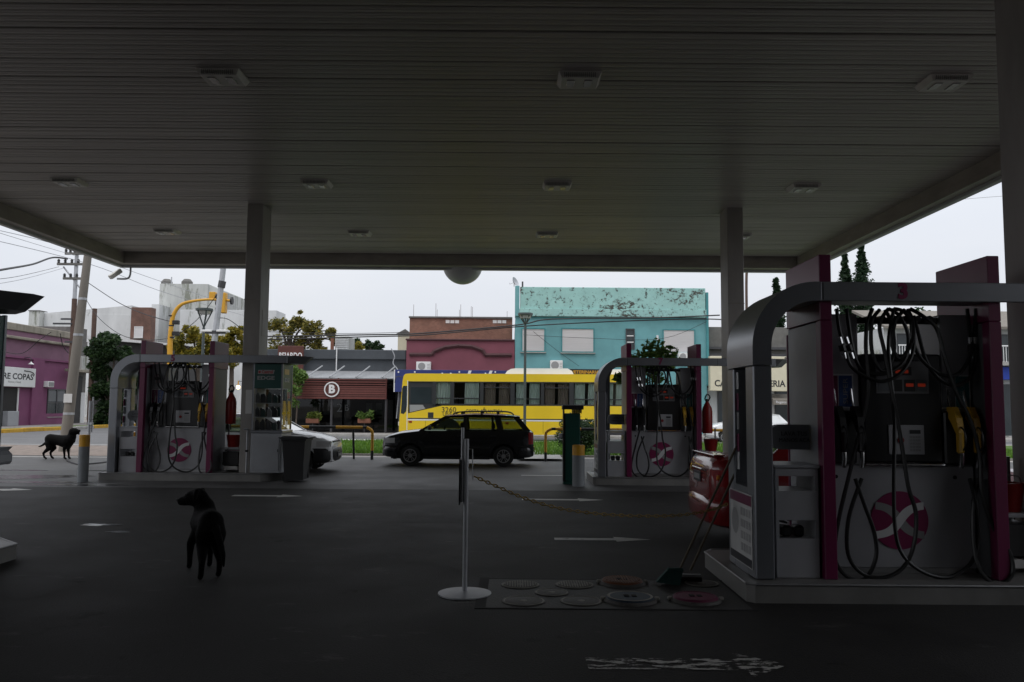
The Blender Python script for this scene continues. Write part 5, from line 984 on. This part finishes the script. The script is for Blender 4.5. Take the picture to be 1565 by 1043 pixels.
# ------------------------------------------------------------ left side of the crossing
XP = -33.5
def AX(u, v):
    d = ROT.to_3x3() @ Vector(((u - 782.5) / FPX, -(v - 521.5) / FPX, -1)); k = XP / d.x; return d.y * k, CAMZ + d.z * k
def PX(u0, v0, u1, v1): um, vm = (u0 + u1) / 2, (v0 + v1) / 2; return AX(u0, vm)[0], AX(u1, vm)[0], AX(um, v1)[1], AX(um, v0)[1]
def sideways(name, label, cat): return thing(name, label, cat, (XP, 0, 0), R_(90))
q = lambda v, u=40: AX(u, v)[1]
t = sideways('purple_shop', 'purple single storey corner shop with weathered parapet and white sign', 'building')
S0, S1 = 46.0, AX(106, 600)[0]
bx('wall', 'purple', t, S0, S1, 0, 12, .1, q(549), .01); bx('upper_wall', 'purple_pale', t, S0, S1, -.02, 12, q(549) + .002, q(521), .01); bx('cornice', 'parapet_old', t, S0, S1 + .05, -.35, .3, q(521) + .002, q(517), .03); bx('frieze', 'purple_pale', t, S0, S1, .02, 12, q(517) + .002, q(508), .01); bx('parapet', 'parapet_old', t, S0, S1 + .02, -.1, .4, q(508) + .002, q(497), .04)
bx('shadow_moulding', 'purple', t, S0, S1, -.14, -.025, q(549), q(546)); r = PX(46, 549, 63, 652); bx('pilaster', 'purple', t, r[0], r[1], -.14, -.001, .12, q(549) - .005); bx('base_course', 'purple', t, r[1], S1, -.08, -.001, .12, .9)
r = PX(72, 596, 99, 636); win(t, r, 0); bx('window_bar', 'frame_dark', t, (r[0] + r[1]) / 2 - .06, (r[0] + r[1]) / 2 + .06, -.06, -.021, r[2], r[3]); bx('window_bar', 'frame_dark', t, r[0], r[1], -.065, -.0609, (r[2] + r[3]) / 2 - .03, (r[2] + r[3]) / 2 + .03); MB().quad((r[0] + .1, -.025, (r[2] + r[3]) / 2 + .1), (r[1] - .1, -.025, (r[2] + r[3]) / 2 + .1), (r[1] - .1, -.025, r[3] - .1), (r[0] + .1, -.025, r[3] - .1)).build('blind', 'label_grey', t)
r = PX(-25, 592, 25, 645); d_ = bx('doorway', 'shop_dark', t, r[0], r[1], -.02, .02, .12, r[3]); bx('door_jamb', 'print_white', d_, r[1], r[1] + .10, -.08, -.001, .12, r[3]); bx('display_stand', 'panel_grey', d_, r[1] - 1.5, r[1] - .3, -.4, -.021, .12, 1.1, .02)
r = PX(-30, 561, 47, 591); sg_ = sideways('white_shop_sign', 'white sign board with black capitals on the purple shop', 'sign'); bx('board', 'print_white', sg_, r[0], r[1], -.35, -.2, r[2], r[3], .02); text('lettering', 'ENTRE COPAS', .55, 'print_dark', sg_, ((r[0] + r[1]) / 2, -.353, q(576, 20)), ext=.003, bold=.012, width=(r[1] - r[0]) * .88)
text('lettering', 'Vinoteca y Tienda', .20, 'print_grey', sg_, (AX(14, 584)[0], -.353, q(584, 16)), ext=.003); MB().tube(spline([(AX(u, v)[0], -.36, AX(u, v)[1]) for u, v in ((29, 567), (39, 568.5), (44, 572), (43, 575.5))], 5), .035, 5).build('flourish', 'print_dark', sg_); bx('mount', 'frame_dark', sg_, r[0] + .3, r[1] - .3, -.2, -.001, r[2] + .3, r[2] + .4)
y_, z_ = AX(34, 557); l_ = thing('gooseneck_lamp', 'small white lamp above the purple shop sign', 'lamp', (XP + .6, y_, z_), R_(90)); MB().lathe([(.04, .18), (.06, .12), (.2, 0), (.17, 0), (.04, .12)], n=16).build('shade', 'white_paint', l_, True); MB().tube(spline([(0, 0, .16), (0, .05, .45), (0, .55, .42)], 4), .03, 6).build('arm', 'frame_dark', l_, True)
ac = PX(65, 583, 74.5, 592); l_ = sideways('window_air_conditioner', 'small boxy air conditioner on the purple wall', 'air conditioner'); bx('case', 'white_paint', l_, ac[0], ac[1], -.4, -.001, ac[2], ac[3], .02); bx('grille', 'print_grey', l_, ac[0] + .08, ac[1] - .06, -.41, -.4, ac[2] + .06, ac[3] - .06)
t = sideways('corner_house_with_balcony', 'weathered concrete house end beside the purple shop', 'building'); xb = AX(138, 560)[0]; c_ = lambda v: AX(120, v)[1]
bx('wall', 'concrete_grey', t, S1 + .02, xb, .3, 12, .1, c_(520), .01); bx('balcony', 'plaster_old', t, S1 + .1, xb + .05, -.8, .29, c_(566), c_(546), .02); bx('balcony_base', 'parapet_old', t, S1 - 1.5, xb + .3, -.95, -.36, c_(570), c_(566) - .002, .02); bx('open_porch', 'shop_dark', t, S1 + .2, xb - .6, .25, .299, .12, c_(575)); bx('block', 'concrete_grey', t, S1 + .6, xb + .02, .4, 5, c_(519.8), c_(500)); bx('door', 'plaster_white', t, xb - .75, xb - .15, .22, .299, .12, c_(600))
# far white buildings
YW = 95.0
def farb(name, label, u0, v0, u1, m, Y, depth=14, extra=0):
    t = bld(name, label); r = PR(u0, v0, u1, 640, Y); bx('wall', m, t, r[0], r[1], Y, Y + depth, -.02, r[3], .02); return t, r
t, r = farb('white_hall', 'long low white hall with a sloping roof line behind the utility poles', 58, 480, 197, 'plaster_white', YW)
MB().prism([(r[0] + .0, r[3] + .002), (r[1], r[3] + .002), (r[1], A(196, 467, YW).z)], YW + .02, YW + 14).build('gable', 'plaster_white', t); bx('chimney_block', 'plaster_old', t, A(52, 480, YW).x, A(68, 480, YW).x, YW - 1, YW - .01, -.02, A(60, 477, YW).z); bx('chimney_cap', 'concrete_grey', t, A(51, 480, YW).x, A(69, 480, YW).x, YW - 1.1, YW + .5, A(60, 477, YW).z + .002, A(60, 476, YW).z)
t, r = farb('brick_gable_house', 'brick end wall with one white window beside the tall white block', 197, 470, 228, 'brick_far', YW - 3, 1.2); win(t, PR(206, 500, 218, 516, YW - 3), YW - 3, 'print_white', 'shutter', 6)
t, r = farb('tall_white_block', 'tall stained white block with roof tanks behind the traffic light', 240, 434, 314, 'plaster_old', YW + 8)
for (u, v) in ((255, 433), (286, 433)): p = A(u, v, YW + 11); MB().lathe([(.001, 0), (.7, 0), (.7, .45), (.4, .8), (.001, .85)], (p.x, YW + 11, p.z - .3), 20).build('roof_tank', 'concrete_grey', t, True)
MB().tube([(A(262, 432, YW + 9).x, YW + 9, r[3]), (A(262, 428, YW + 9).x, YW + 9, r[3] + 1)], .08, 5).build('aerial', 'galv', t)
MB().prism([(r[1], 0), (A(334, 470, YW + 8).x, 0), (A(334, 442, YW + 8).x, A(334, 442, YW + 8).z), (r[1], r[3])], YW + 8.3, YW + 22).build('side_wing', 'plaster_old', t)
for (u0, v0, u1, v1) in ((240, 469, 251, 471), (239, 500, 252, 502)): w_ = PR(u0, v0, u1, v1, YW + 7.8); bx('ledge', 'concrete_grey', t, w_[0], w_[1], YW + 7.6, YW + 7.999, w_[2], w_[3])
t, r = farb('low_white_block', 'lower white block stretching behind the street lamp', 228, 465, 240, 'plaster_white', YW + 5); w_ = PR(231, 504, 237, 512, YW + 5); bx('window', 'window_dark', t, w_[0], w_[1], YW + 4.9, YW + 4.999, w_[2], w_[3]); w_ = PR(230, 493, 236, 501, YW + 5); bx('window', 'shutter', t, w_[0], w_[1], YW + 4.9, YW + 4.999, w_[2], w_[3])
t, r = farb('long_white_wall', 'long white party wall behind the yellow trees', 272, 474, 420, 'plaster_white', YW + 4, 4); KIDS(t)[0].rotation_euler = (0, 0, 0)
t, r = farb('sheet_roof_shed', 'shed with a pale sheet roof behind the dark green tree', 135, 524, 262, 'shop_dark', 78, 8); MB().prism([(r[0], A(140, 514, 78).z), (r[1], A(262, 526, 78).z), (r[1], A(262, 529, 78).z), (r[0], A(140, 519, 78).z)], 77, 87).build('roof', 'roof_sheet', t)
# ------------------------------------------------------------ trees
def tree(name, label, x, y, h, clumps, n, size, lm, trunk_r=.18, limbs=True, el=1.0):
    rr = random.Random(hash(label) % 9999 if False else len(label) * 31 + int(abs(x) * 7)); t = thing(name, label, 'tree', (x, y, 0)); th = min(c[0][2] for c in clumps) + .6
    MB().tube([(0, 0, -.05), (.08, 0, th * .5), (0, .05, th)], [trunk_r * 1.3, trunk_r, trunk_r * .8], 10).build('trunk', 'bark', t, True)
    for c, r in clumps:
        MB().tube(spline([(0, .03, th * .8), (c[0] * .45, c[1] * .45, (th + c[2]) / 2), c], 4), [trunk_r * .5 * (1 - i / 9) + .02 for i in range(9)], 6).build('limb', 'bark', t, True)
    sub = []
    for c, r in clumps:
        for _ in range(9):
            d = Vector((rr.gauss(0, 1), rr.gauss(0, 1), rr.gauss(0, 1))).normalized() * r * rr.uniform(.35, 1.0); sub.append((Vector(c) + d, r * rr.uniform(.28, .55)))
    leaves(sub, n, size, rr, el).build('crown', lm, t, fix=False); return t
def T(u, v, Y, base): p = A(u, v, Y); return (p.x - base[0], 0, p.z)
def px_tree(name, label, ub, Y, cl, n, size, lm, tr=.18):
    bxx = A(ub, 600, Y).x; ppm = FPX / Y; random.seed(ub); tree(name, label, bxx, Y, 0, [((A(u, v, Y).x - bxx, random.uniform(-.5, .5) * r / ppm, A(u, v, Y).z), r / ppm) for u, v, r in cl], n, size, lm, tr)
px_tree('street_tree', 'dense dark green tree beside the purple shop corner', 172, 60, [(160, 540, 22), (178, 532, 22), (152, 570, 18), (172, 570, 24), (192, 560, 24), (160, 605, 20), (188, 600, 26), (172, 630, 22), (198, 632, 22), (155, 640, 14), (205, 580, 18)], 30000, .17, 'leaf_dark', .2)
px_tree('street_tree', 'yellowing tree in front of the tall white block', 300, 72, [(268, 528, 14), (290, 512, 16), (312, 525, 15), (330, 535, 16), (275, 545, 16), (300, 545, 18)], 9000, .17, 'leaf_yellow', .2)
px_tree('street_tree', 'golden yellow tree showing left of the far column', 352, 70, [(345, 525, 16), (362, 515, 15), (358, 540, 18), (372, 535, 14), (340, 548, 14)], 8000, .17, 'leaf_yellow', .2)
px_tree('street_tree', 'sparse autumn tree with brown leaves above the grey restaurant', 440, 66, [(420, 495, 15), (438, 510, 18), (455, 487, 13), (470, 500, 16), (488, 508, 14), (428, 530, 16), (460, 528, 18), (505, 505, 10), (490, 530, 14), (512, 520, 8)], 7000, .15, 'leaf_mix', .22)
px_tree('street_tree', 'small dark distant tree above the restaurant roof', 565, 110, [(560, 530, 9), (572, 530, 8), (580, 535, 7), (545, 525, 8)], 1600, .25, 'leaf_dark', .2)
px_tree('street_tree', 'orange tinted distant tree beside the roof box', 540, 104, [(537, 530, 9), (548, 532, 8)], 1100, .22, 'leaf_yellow', .2)
def cypress(u, vtop, w_, Y, label):
    p = A(u, vtop, Y); t = thing('cypress_tree', label, 'tree', (p.x, Y, 0)); h = p.z; ww = 1.75 * w_ / (FPX / Y); MB().tube([(0, 0, -.05), (0, 0, h * .9)], [.25, .06], 8).build('trunk', 'bark', t, True)
    rr = random.Random(u); cl = []
    for k in range(260):
        z = h * (.04 + .95 * k / 260); r = ww * .5 * min(1, (h - z) / (h * .28) + .10); a_ = rr.random() * 6.28; q = r * .55 * rr.random() ** .5; cl.append(((q * math.cos(a_), q * math.sin(a_), z), max(.15, r * .52)))
    leaves(cl, 14000, .15, rr).build('crown', 'leaf_cypress', t, fix=False)
cypress(1291, 382, 20, 75, 'slim dark cypress right of the canopy edge'); cypress(1316, 372, 24, 74, 'taller dark cypress beside the slim one'); cypress(1186, 424, 16, 62, 'dark conifer half hidden behind the magenta fin of pump three')
t = thing('climber_bush', 'dark leafy climber spilling over the wall right of pump three', 'shrub', (32.0, 62, 0)); MB().tube([(0, 0, 0), (0, 0, 8)], [.15, .08], 6).build('stem', 'bark', t); leaves([((random.uniform(-3, 3), 0, random.uniform(6, 8.6)), 1.1) for _ in range(14)], 2500, .2).build('foliage', 'leaf_dark', t, fix=False)
# ------------------------------------------------------------ poles, lights, wires
t = thing('utility_pole', 'thick leaning concrete utility pole behind the far dog', 'utility pole', (0, 0, 0)); YP = 28.5
a, b = G(101, 667), A(137, 368, YP); a = Vector((A(98, 692, YP).x, YP, -.03)); MB().tube([a, b], [.185, .125], 16).build('shaft', 'concrete_pole', t, True)
pp = a.lerp(b, .36); pz_ = A(108, 609, YP); bx('notice', 'paper', t, pz_.x - .14, pz_.x + .14, YP - .19, YP - .17, pz_.z - .15, pz_.z + .15)
for f_ in (.18, .55, .72): q_ = a.lerp(b, f_); MB().tube([(q_.x, YP, q_.z - .04), (q_.x, YP, q_.z + .04)], max(.13, .19 - .06 * f_), 16).build('band', 'galv', t, True)
t = thing('cable_mast', 'thin brown and grey cable mast with cross arms beside the leaning pole', 'utility pole', (0, 0, 0)); YM = 49.5
a, b, c = A(105, 640, YM), A(114, 457, YM), A(118, 380, YM); a.z = .12; MB().tube([a, b], [.16, .15], 10).build('lower_shaft', 'pole_brown', t, True); MB().tube([b, c], [.12, .11], 10).build('upper_shaft', 'galv', t, True)
for (u0, u1, v) in ((100, 128, 388), (88, 130, 404), (97, 136, 426)):
    p, q_ = A(u0, v, YM - .1), A(u1, v + 1, YM - .1); ar = MB().box(p.x, q_.x, YM - .2, YM - .08, p.z - .07, p.z + .07, .01).build('cross_arm', 'concrete_grey', t)
    for k in range(4): x_ = p.x + (q_.x - p.x) * (.05 + k * .24); MB().lathe([(.03, .07), (.09, .1), (.06, .16), (.09, .2), (.05, .3), (.001, .32)], (x_, YM - .14, p.z), 10).build('insulator', 'signal_black', ar, True)
for (u0, u1, v) in ((94, 111, 488), (82, 111, 495), (100, 112, 523)): p, q_ = A(u0, v, YM - .1), A(u1, v + 1, YM - .1); MB().box(p.x, q_.x, YM - .2, YM - .1, p.z - .05, p.z + .05).build('cross_arm', 'frame_dark', t)
MB().tube([A(97, 408, YM), A(122, 440, YM)], .05, 6).build('brace', 'galv', t); MB().tube([A(145, 470, YM + 2), A(145, 530, YM + 2)], .14, 8).build('stub_post', 'pole_brown', t) if False else None
t = thing('wooden_post', 'brown wooden post before the white hall', 'post', (A(145, 470, 60).x, 60, 0)); MB().tube([(0, 0, 0), (0, 0, A(145, 472, 60).z)], .17, 8).build('shaft', 'pole_brown', t, True)
t = thing('traffic_light', 'yellow curved traffic light mast with signal head over the street', 'traffic light', (0, 0, 0)); YT = 40.0
pts = [A(u, v, YT) for u, v in ((259, 560), (260, 520), (263, 490), (268, 476), (277, 466), (292, 461), (320, 458), (355, 460))]; pts = [Vector((pts[0].x - .05, YT, -.016))] + pts
sp_ = spline(pts, 5); MB().tube(sp_, [.115 if q_.z < 4 else max(.062, .115 - (i_ - 12) * .0025) for i_, q_ in enumerate(sp_)], 12).build('mast', 'signal_yellow', t, True); MB().tube([A(353, 460, YT), A(355.5, 460, YT)], .19, 12).build('end_cap', 'signal_black', t, True)
r = PR(337.5, 448, 346, 479, YT); sg_ = bx('signal_head', 'signal_yellow', t, r[0], r[1], YT - .17, YT + .17, r[2], r[3], .03)
for k in range(3): zz = r[2] + (r[3] - r[2]) * (k + .5) / 3; MB().tube([(r[0], YT, zz), (r[0] - .24, YT, zz - .02)], [.13, .13], 10).build('visor', 'signal_black', sg_, True)
bx('backplate', 'signal_yellow', t, r[0] - .62, r[0] - .32, YT + .05, YT + .35, r[3] - .30, r[3] + .06, .02)
for v in (493, 510): p = A(267, v, YT); bx('pedestrian_signal', 'signal_black', t, p.x - .1, p.x + .22, YT - .1, YT + .1, p.z - .1, p.z + .1, .02)
for v in (483, 498, 516): p = A(262, v, YT); MB().tube([(p.x, YT, p.z - .03), (p.x, YT, p.z + .03)], .125, 12).build('clamp', 'signal_black', t, True)
def street_lamp(u, vtop, vneck, w_, Y, label, base=0):
    p, q_ = A(u, vtop, Y), A(u, vneck, Y); W2 = w_ / 2 / (FPX / Y); t = thing('street_lamp', label, 'street lamp', (p.x, Y, base), 0, 'dark conical street lamps'); zt, zn = p.z - base, q_.z - base
    MB().tube([(0, 0, 0), (0, 0, 1.0), (0, 0, zn)], [.09, .07, .06], 10).build('post', 'lamp_post', t, True); MB().lathe([(.001, zt), (W2, zt - .03), (W2, zt - .12), (W2 * .8, zt - .14), (.001, zt - .14)], n=24).build('cap', 'lamp_post', t, True); MB().lathe([(W2 * .8, zt - .14), (W2 * .7, zt - .28), (.001, zt - .30)], n=20).build('diffuser', 'lamp_lens', t, True)
    for k in range(5): a_ = 6.283 * k / 5 + .3; MB().tube([(0, 0, zn), (W2 * .92 * math.cos(a_), W2 * .92 * math.sin(a_), zt - .1)], .028, 6).build('strut', 'lamp_post', t)
street_lamp(803, 478, 497, 23, 38.2, 'dark conical street lamp standing before the teal building', .07); street_lamp(312.5, 471, 501, 26, 36.5, 'dark conical street lamp beside the yellow traffic light mast')
t = thing('steel_pole', 'tall leaning pale steel pole beside the traffic light', 'pole', (0, 0, 0)); a, b = A(325, 545, 34), A(342.5, 400, 34); d_ = (b - a); a2 = a - d_ * (a.z / d_.z); MB().tube([a2, a2.lerp(b, 1.1)], [.14, .11], 12).build('shaft', 'galv', t, True)
p = A(328, 508, 34); bx('arm', 'frame_dark', t, p.x - .35, p.x + .42, 33.85, 34.15, p.z - .06, p.z + .06, .01); MB().tube([A(338, 440, 34), A(340, 430, 34)], .16, 8).build('clamp', 'frame_dark', t)
for u in (318, 341): p = A(u, 507, 34); bx('bracket_lamp', 'white_paint', t, p.x - .22, p.x + .22, 33.8, 34.2, p.z - .03, p.z + .06, .02)
t = thing('tall_lamp_pole', 'thin brown lamp pole with bent top seen beside the far column', 'street lamp', (0, 0, 0)); a = [A(1141, 470, 60), A(1141, 420, 60), A(1142.5, 414, 60), A(1146, 412, 60)]; MB().tube(spline([Vector((a[0].x, 60, 0))] + a, 5), .10, 8).build('mast', 'pole_brown', t, True); p = A(1147, 412.5, 60); bx('lantern', 'galv', t, p.x - .1, p.x + .5, 59.8, 60.2, p.z - .05, p.z + .1, .03)
def wire(label, pts, r=.012, m='wire', group='overhead cables'):
    P = [A(*p) for p in pts]; tag(MB().tube(spline(P, 8), r, 5, False).build('overhead_cable', m, None, True), label, 'cable', group)
wire('thick bundled cable running left from the utility poles', [(-60, 425, 30), (0, 413, 34), (50, 404, 42), (80, 394, 47), (103, 396, 49.4)], .05)
wire('thin cable below the thick bundle left of the poles', [(-60, 430, 30), (20, 424, 36), (90, 408, 49)], .012); wire('thin upper cable entering under the canopy corner', [(-60, 338, 26), (60, 375, 38), (118, 392, 49)], .012, 'wire_pale'); wire('thin cable leaving the poles towards the left road', [(-60, 442, 30), (30, 428, 38), (97, 410, 49)], .012, 'wire_pale')
wire('cable drooping from the utility poles to the traffic light mast', [(134, 432, 49), (180, 462, 46), (220, 480, 43), (262, 492, 40.2)], .022); wire('second drooping cable behind the leaning pole', [(128, 452, 49), (150, 485, 48), (185, 512, 45), (225, 520, 43), (262, 517, 40.2)], .018); wire('pale thin cable across the sky left of the column', [(-40, 344, 40), (100, 378, 46), (230, 425, 60), (420, 490, 90)], .018, 'wire_pale'); wire('other pale thin cable across the sky left of the column', [(-40, 360, 40), (140, 405, 48), (260, 450, 62), (400, 490, 90)], .018, 'wire_pale')
wire('cable from the traffic light to the steel pole', [(262, 518, 40), (300, 490, 38), (335, 446, 34)], .016); wire('cable leaving the steel pole towards the column', [(336, 486, 34), (355, 492, 34), (400, 530, 36)], .016)
wire('upper cable crossing the front of the teal building', [(380, 515, 45), (560, 512, 45.5), (640, 510, 46), (790, 497, 47.8), (845, 488, 47.8), (1000, 486, 47.8), (1100, 482, 47.8)], .04); wire('lower cable crossing the front of the teal building', [(380, 520, 45), (560, 515, 45.5), (650, 512, 46), (800, 499, 47.9), (930, 492, 47.9), (1060, 488, 47.9), (1110, 489, 47.9)], .035); wire('thin drooping cable on the teal facade', [(815, 507, 48.3), (850, 535, 48.3), (885, 560, 48.3)], .012); wire('long thin cable under the teal string course', [(800, 512, 48.2), (900, 517, 48.2), (1010, 518, 48.2), (1080, 492, 48.2)], .012); wire('pale cable from the restaurant roof down its wall', [(598, 533, 48.3), (603, 545, 48.3), (601, 556, 48.3), (610, 575, 48), (606, 640, 47)], .03, 'wire_pale')
wire('thin cable in the sky right of pump three', [(1380, 313, 30), (1565, 298, 30), (1800, 290, 30)], .008, 'wire_pale'); wire('thin cables over the purple shop front', [(-20, 530, 52), (30, 541, 52), (60, 520, 51), (78, 508, 50)], .02); wire('cable hanging from the mast to the corner house', [(92, 510, 50), (97, 530, 50.5), (110, 545, 52)], .025)
wire('thin horizontal cable above the restaurant roof', [(400, 507, 50), (520, 510, 50), (625, 508, 50)], .016)
# electric lantern glimpsed beside pump 5
t = thing('warm_lamp', 'small warm lit lamp glimpsed between pump five and its column', 'lamp', A(364, 592, 46)); MB().lathe([(.001, -.12), (.09, -.08), (.10, .05), (.001, .12)], n=12).build('bulb', 'bulb', t, True); MB().tube([(0, 0, .1), (0, 0, .35)], .03, 6).build('holder', 'bollard_yellow', t); MB().tube([(0, 0, .3), (0, .0, .34), (.1, 2.0, .34)], .02, 5).build('arm', 'frame_dark', t)
# ------------------------------------------------------------ dogs
def dog(label, loc, heading, s, headturn=0, headpitch=0, feet=None, tail=None, mouth=False, bulk=1.0, lx=1.0):
    V, Rr, E = [], [], []
    def add(p, r, par=None):
        V.append(Vector(p)); Rr.append(r * (.95 * bulk if r > .06 else .95)); i = len(V) - 1
        if par is not None: E.append((par, i))
        return i
    pel = add((0, 0, .525), .125); sp = add((.16, 0, .515), .118, pel); md = add((.32, 0, .49), .128, sp); ch = add((.50, 0, .465), .158, md); wi = add((.59, 0, .52), .130, ch)
    piv = Vector((.635, 0, .60)); H = Matrix.Translation(piv) @ Matrix.Rotation(headturn, 4, 'Z') @ Matrix.Rotation(-headpitch, 4, 'Y') @ Matrix.Translation(-piv)
    n1 = add(piv, .108, wi); n2 = add(H @ Vector((.665, 0, .655)), .095, n1); hd = add(H @ Vector((.700, 0, .705)), .100, n2); br = add(H @ Vector((.765, 0, .700)), .082, hd)
    mz = add(H @ Vector((.825, 0, .680)), .057, br); ns = add(H @ Vector((.872, 0, .676)), .048, mz)
    if mouth: jw = add(H @ Vector((.82, 0, .625)), .028, br); add(H @ Vector((.862, 0, .600)), .022, jw)
    for sy in (-1, 1):
        e1 = add(H @ Vector((.685, sy * .082, .770)), .030, hd); e2 = add(H @ Vector((.685, sy * .122, .735)), .024, e1); add(H @ Vector((.695, sy * .128, .675)), .016, e2)
    tl = tail or [(-.11, 0, .47), (-.16, 0, .38), (-.18, 0, .27), (-.17, 0, .18)]; pr = pel
    for k, p in enumerate(tl): pr = add(p, (.040, .034, .028, .014)[k], pr)
    F = feet or {'hl': (.0, .10), 'hr': (.0, -.10), 'fl': (.52, .095), 'fr': (.52, -.095)}
    for key, sy in (('hl', 1), ('hr', -1)):
        fx, fy = F[key]; h = add((.0, sy * .060, .42), .088, pel); k = add((fx * .5 + .055, fy * .8, .30), .062, h); hk = add((fx - .085, fy, .165), .033, k); an = add((fx - .05, fy, .06), .028, hk); add((fx + .005, fy, .028), .030, an)
    for key, sy in (('fl', 1), ('fr', -1)):
        fx, fy = F[key]; h = add((.52, sy * .075, .36), .070, ch); el = add((fx * .5 + .225, fy, .27), .044, h); wr = add((fx - .01, fy, .13), .031, el); pa = add((fx - .01, fy, .05), .029, wr); add((fx + .035, fy, .028), .030, pa)
    me = bpy.data.meshes.new('dog_body'); bm = bmesh.new()
    for p, r in zip(V, Rr): bmesh.ops.create_icosphere(bm, subdivisions=2, radius=r, matrix=Matrix.Translation(p))
    for i, j in E:
        d = V[j] - V[i]
        if d.length > 1e-4: bmesh.ops.create_cone(bm, cap_ends=True, segments=14, radius1=Rr[i] * .99, radius2=Rr[j] * .99, depth=d.length, matrix=Matrix.Translation((V[i] + V[j]) / 2) @ d.to_track_quat('Z', 'Y').to_matrix().to_4x4())
    bm.to_mesh(me); bm.free(); o = bpy.data.objects.new('tmp', me); C.objects.link(o)
    rm = o.modifiers.new('r', 'REMESH'); rm.mode = 'VOXEL'; rm.voxel_size = .010; sm = o.modifiers.new('m', 'SMOOTH'); sm.iterations = 9; sm.factor = .5
    dg = bpy.context.evaluated_depsgraph_get(); me2 = bpy.data.meshes.new_from_object(o.evaluated_get(dg)); bpy.data.objects.remove(o); me2.name = 'dog_body'; me2.materials.clear(); me2.materials.append(M['dog_fur']); me2.shade_smooth()
    zmin = min(v.co.z for v in me2.vertices); t = thing('dog', label, 'dog', (loc[0], loc[1], 0), heading, 'black dogs'); t.scale = (s * lx, s, s)
    b = link('body', me2, t); b.location = (0, 0, -zmin)
    np_ = H @ Vector((.912, 0, .694)); MB().lathe([(.001, -.014), (.016, -.008), (.018, .004), (.001, .014)], np_, 10).build('nose', 'dog_nose', b, True)
    for sy in (-1, 1): q = H @ Vector((.808, sy * .050, .748)); MB().lathe([(.001, -.010), (.010, 0), (.001, .010)], q, 8).build('eye', 'dog_nose', b, True)
    return t
dog('black dog standing on the forecourt with its head turned to the purple shop', (-2.87, 8.02), math.atan2(.56, -.27), 1.0, R_(64), R_(-4), {'hl': (-.05, .085), 'hr': (.04, -.085), 'fl': (.55, .135), 'fr': (.57, -.06)}, [(-.10, -.03, .49), (-.15, -.07, .36), (-.16, -.10, .24), (-.14, -.11, .13)], bulk=1.02)
dog('black dog in profile barking with raised muzzle in front of the leaning pole', (-13.68, 24.62), 0, 1.12, 0, R_(18), {'hl': (.06, .09), 'hr': (-.03, -.1), 'fl': (.53, .09), 'fr': (.51, -.09)}, [(-.11, 0, .44), (-.19, 0, .38), (-.26, 0, .345), (-.33, 0, .33)], True, 1.22, .9)
t = thing('garden_hose', 'thin dark hose lying on the wet forecourt beside the far dog', 'hose', (0, 0, 0)); MB().tube(spline([G(102, 705), G(112, 709), G(125, 711), G(150, 709), G(170, 706)], 8), .022, 6).build('tube', 'rubber', t, True); t.location = (0, 0, .024)
# ------------------------------------------------------------ station shop, unseen behind the camera; wings added to keep light off the pumps
t = bld('station_shop', 'grey unseen station shop with wings added to block light under the rear of the canopy')
bx('wall', 'shop_wall', t, -20, 16, -16, -12, 0.004, 6.6, .02); bx('light_block_wing', 'shop_wall', t, -20, -12.6, -11.99, -6.0, 0.004, 6.6, .02); bx('light_block_wing', 'shop_wall', t, 9.6, 16, -11.99, -2.5, 0.004, 6.6, .02)
for k in range(7): w_ = bx('window', 'window_dark', t, -11 + k * 3, -8.4 + k * 3, -12.0, -11.95, .4, 3.0); bx('window_frame', 'frame_dark', w_, -11.05 + k * 3, -8.35 + k * 3, -11.999, -11.93, 3.0, 3.1)
bx('roof', 'concrete_grey', t, -20.2, 16.2, -16.2, -11.9, 6.602, 6.95)
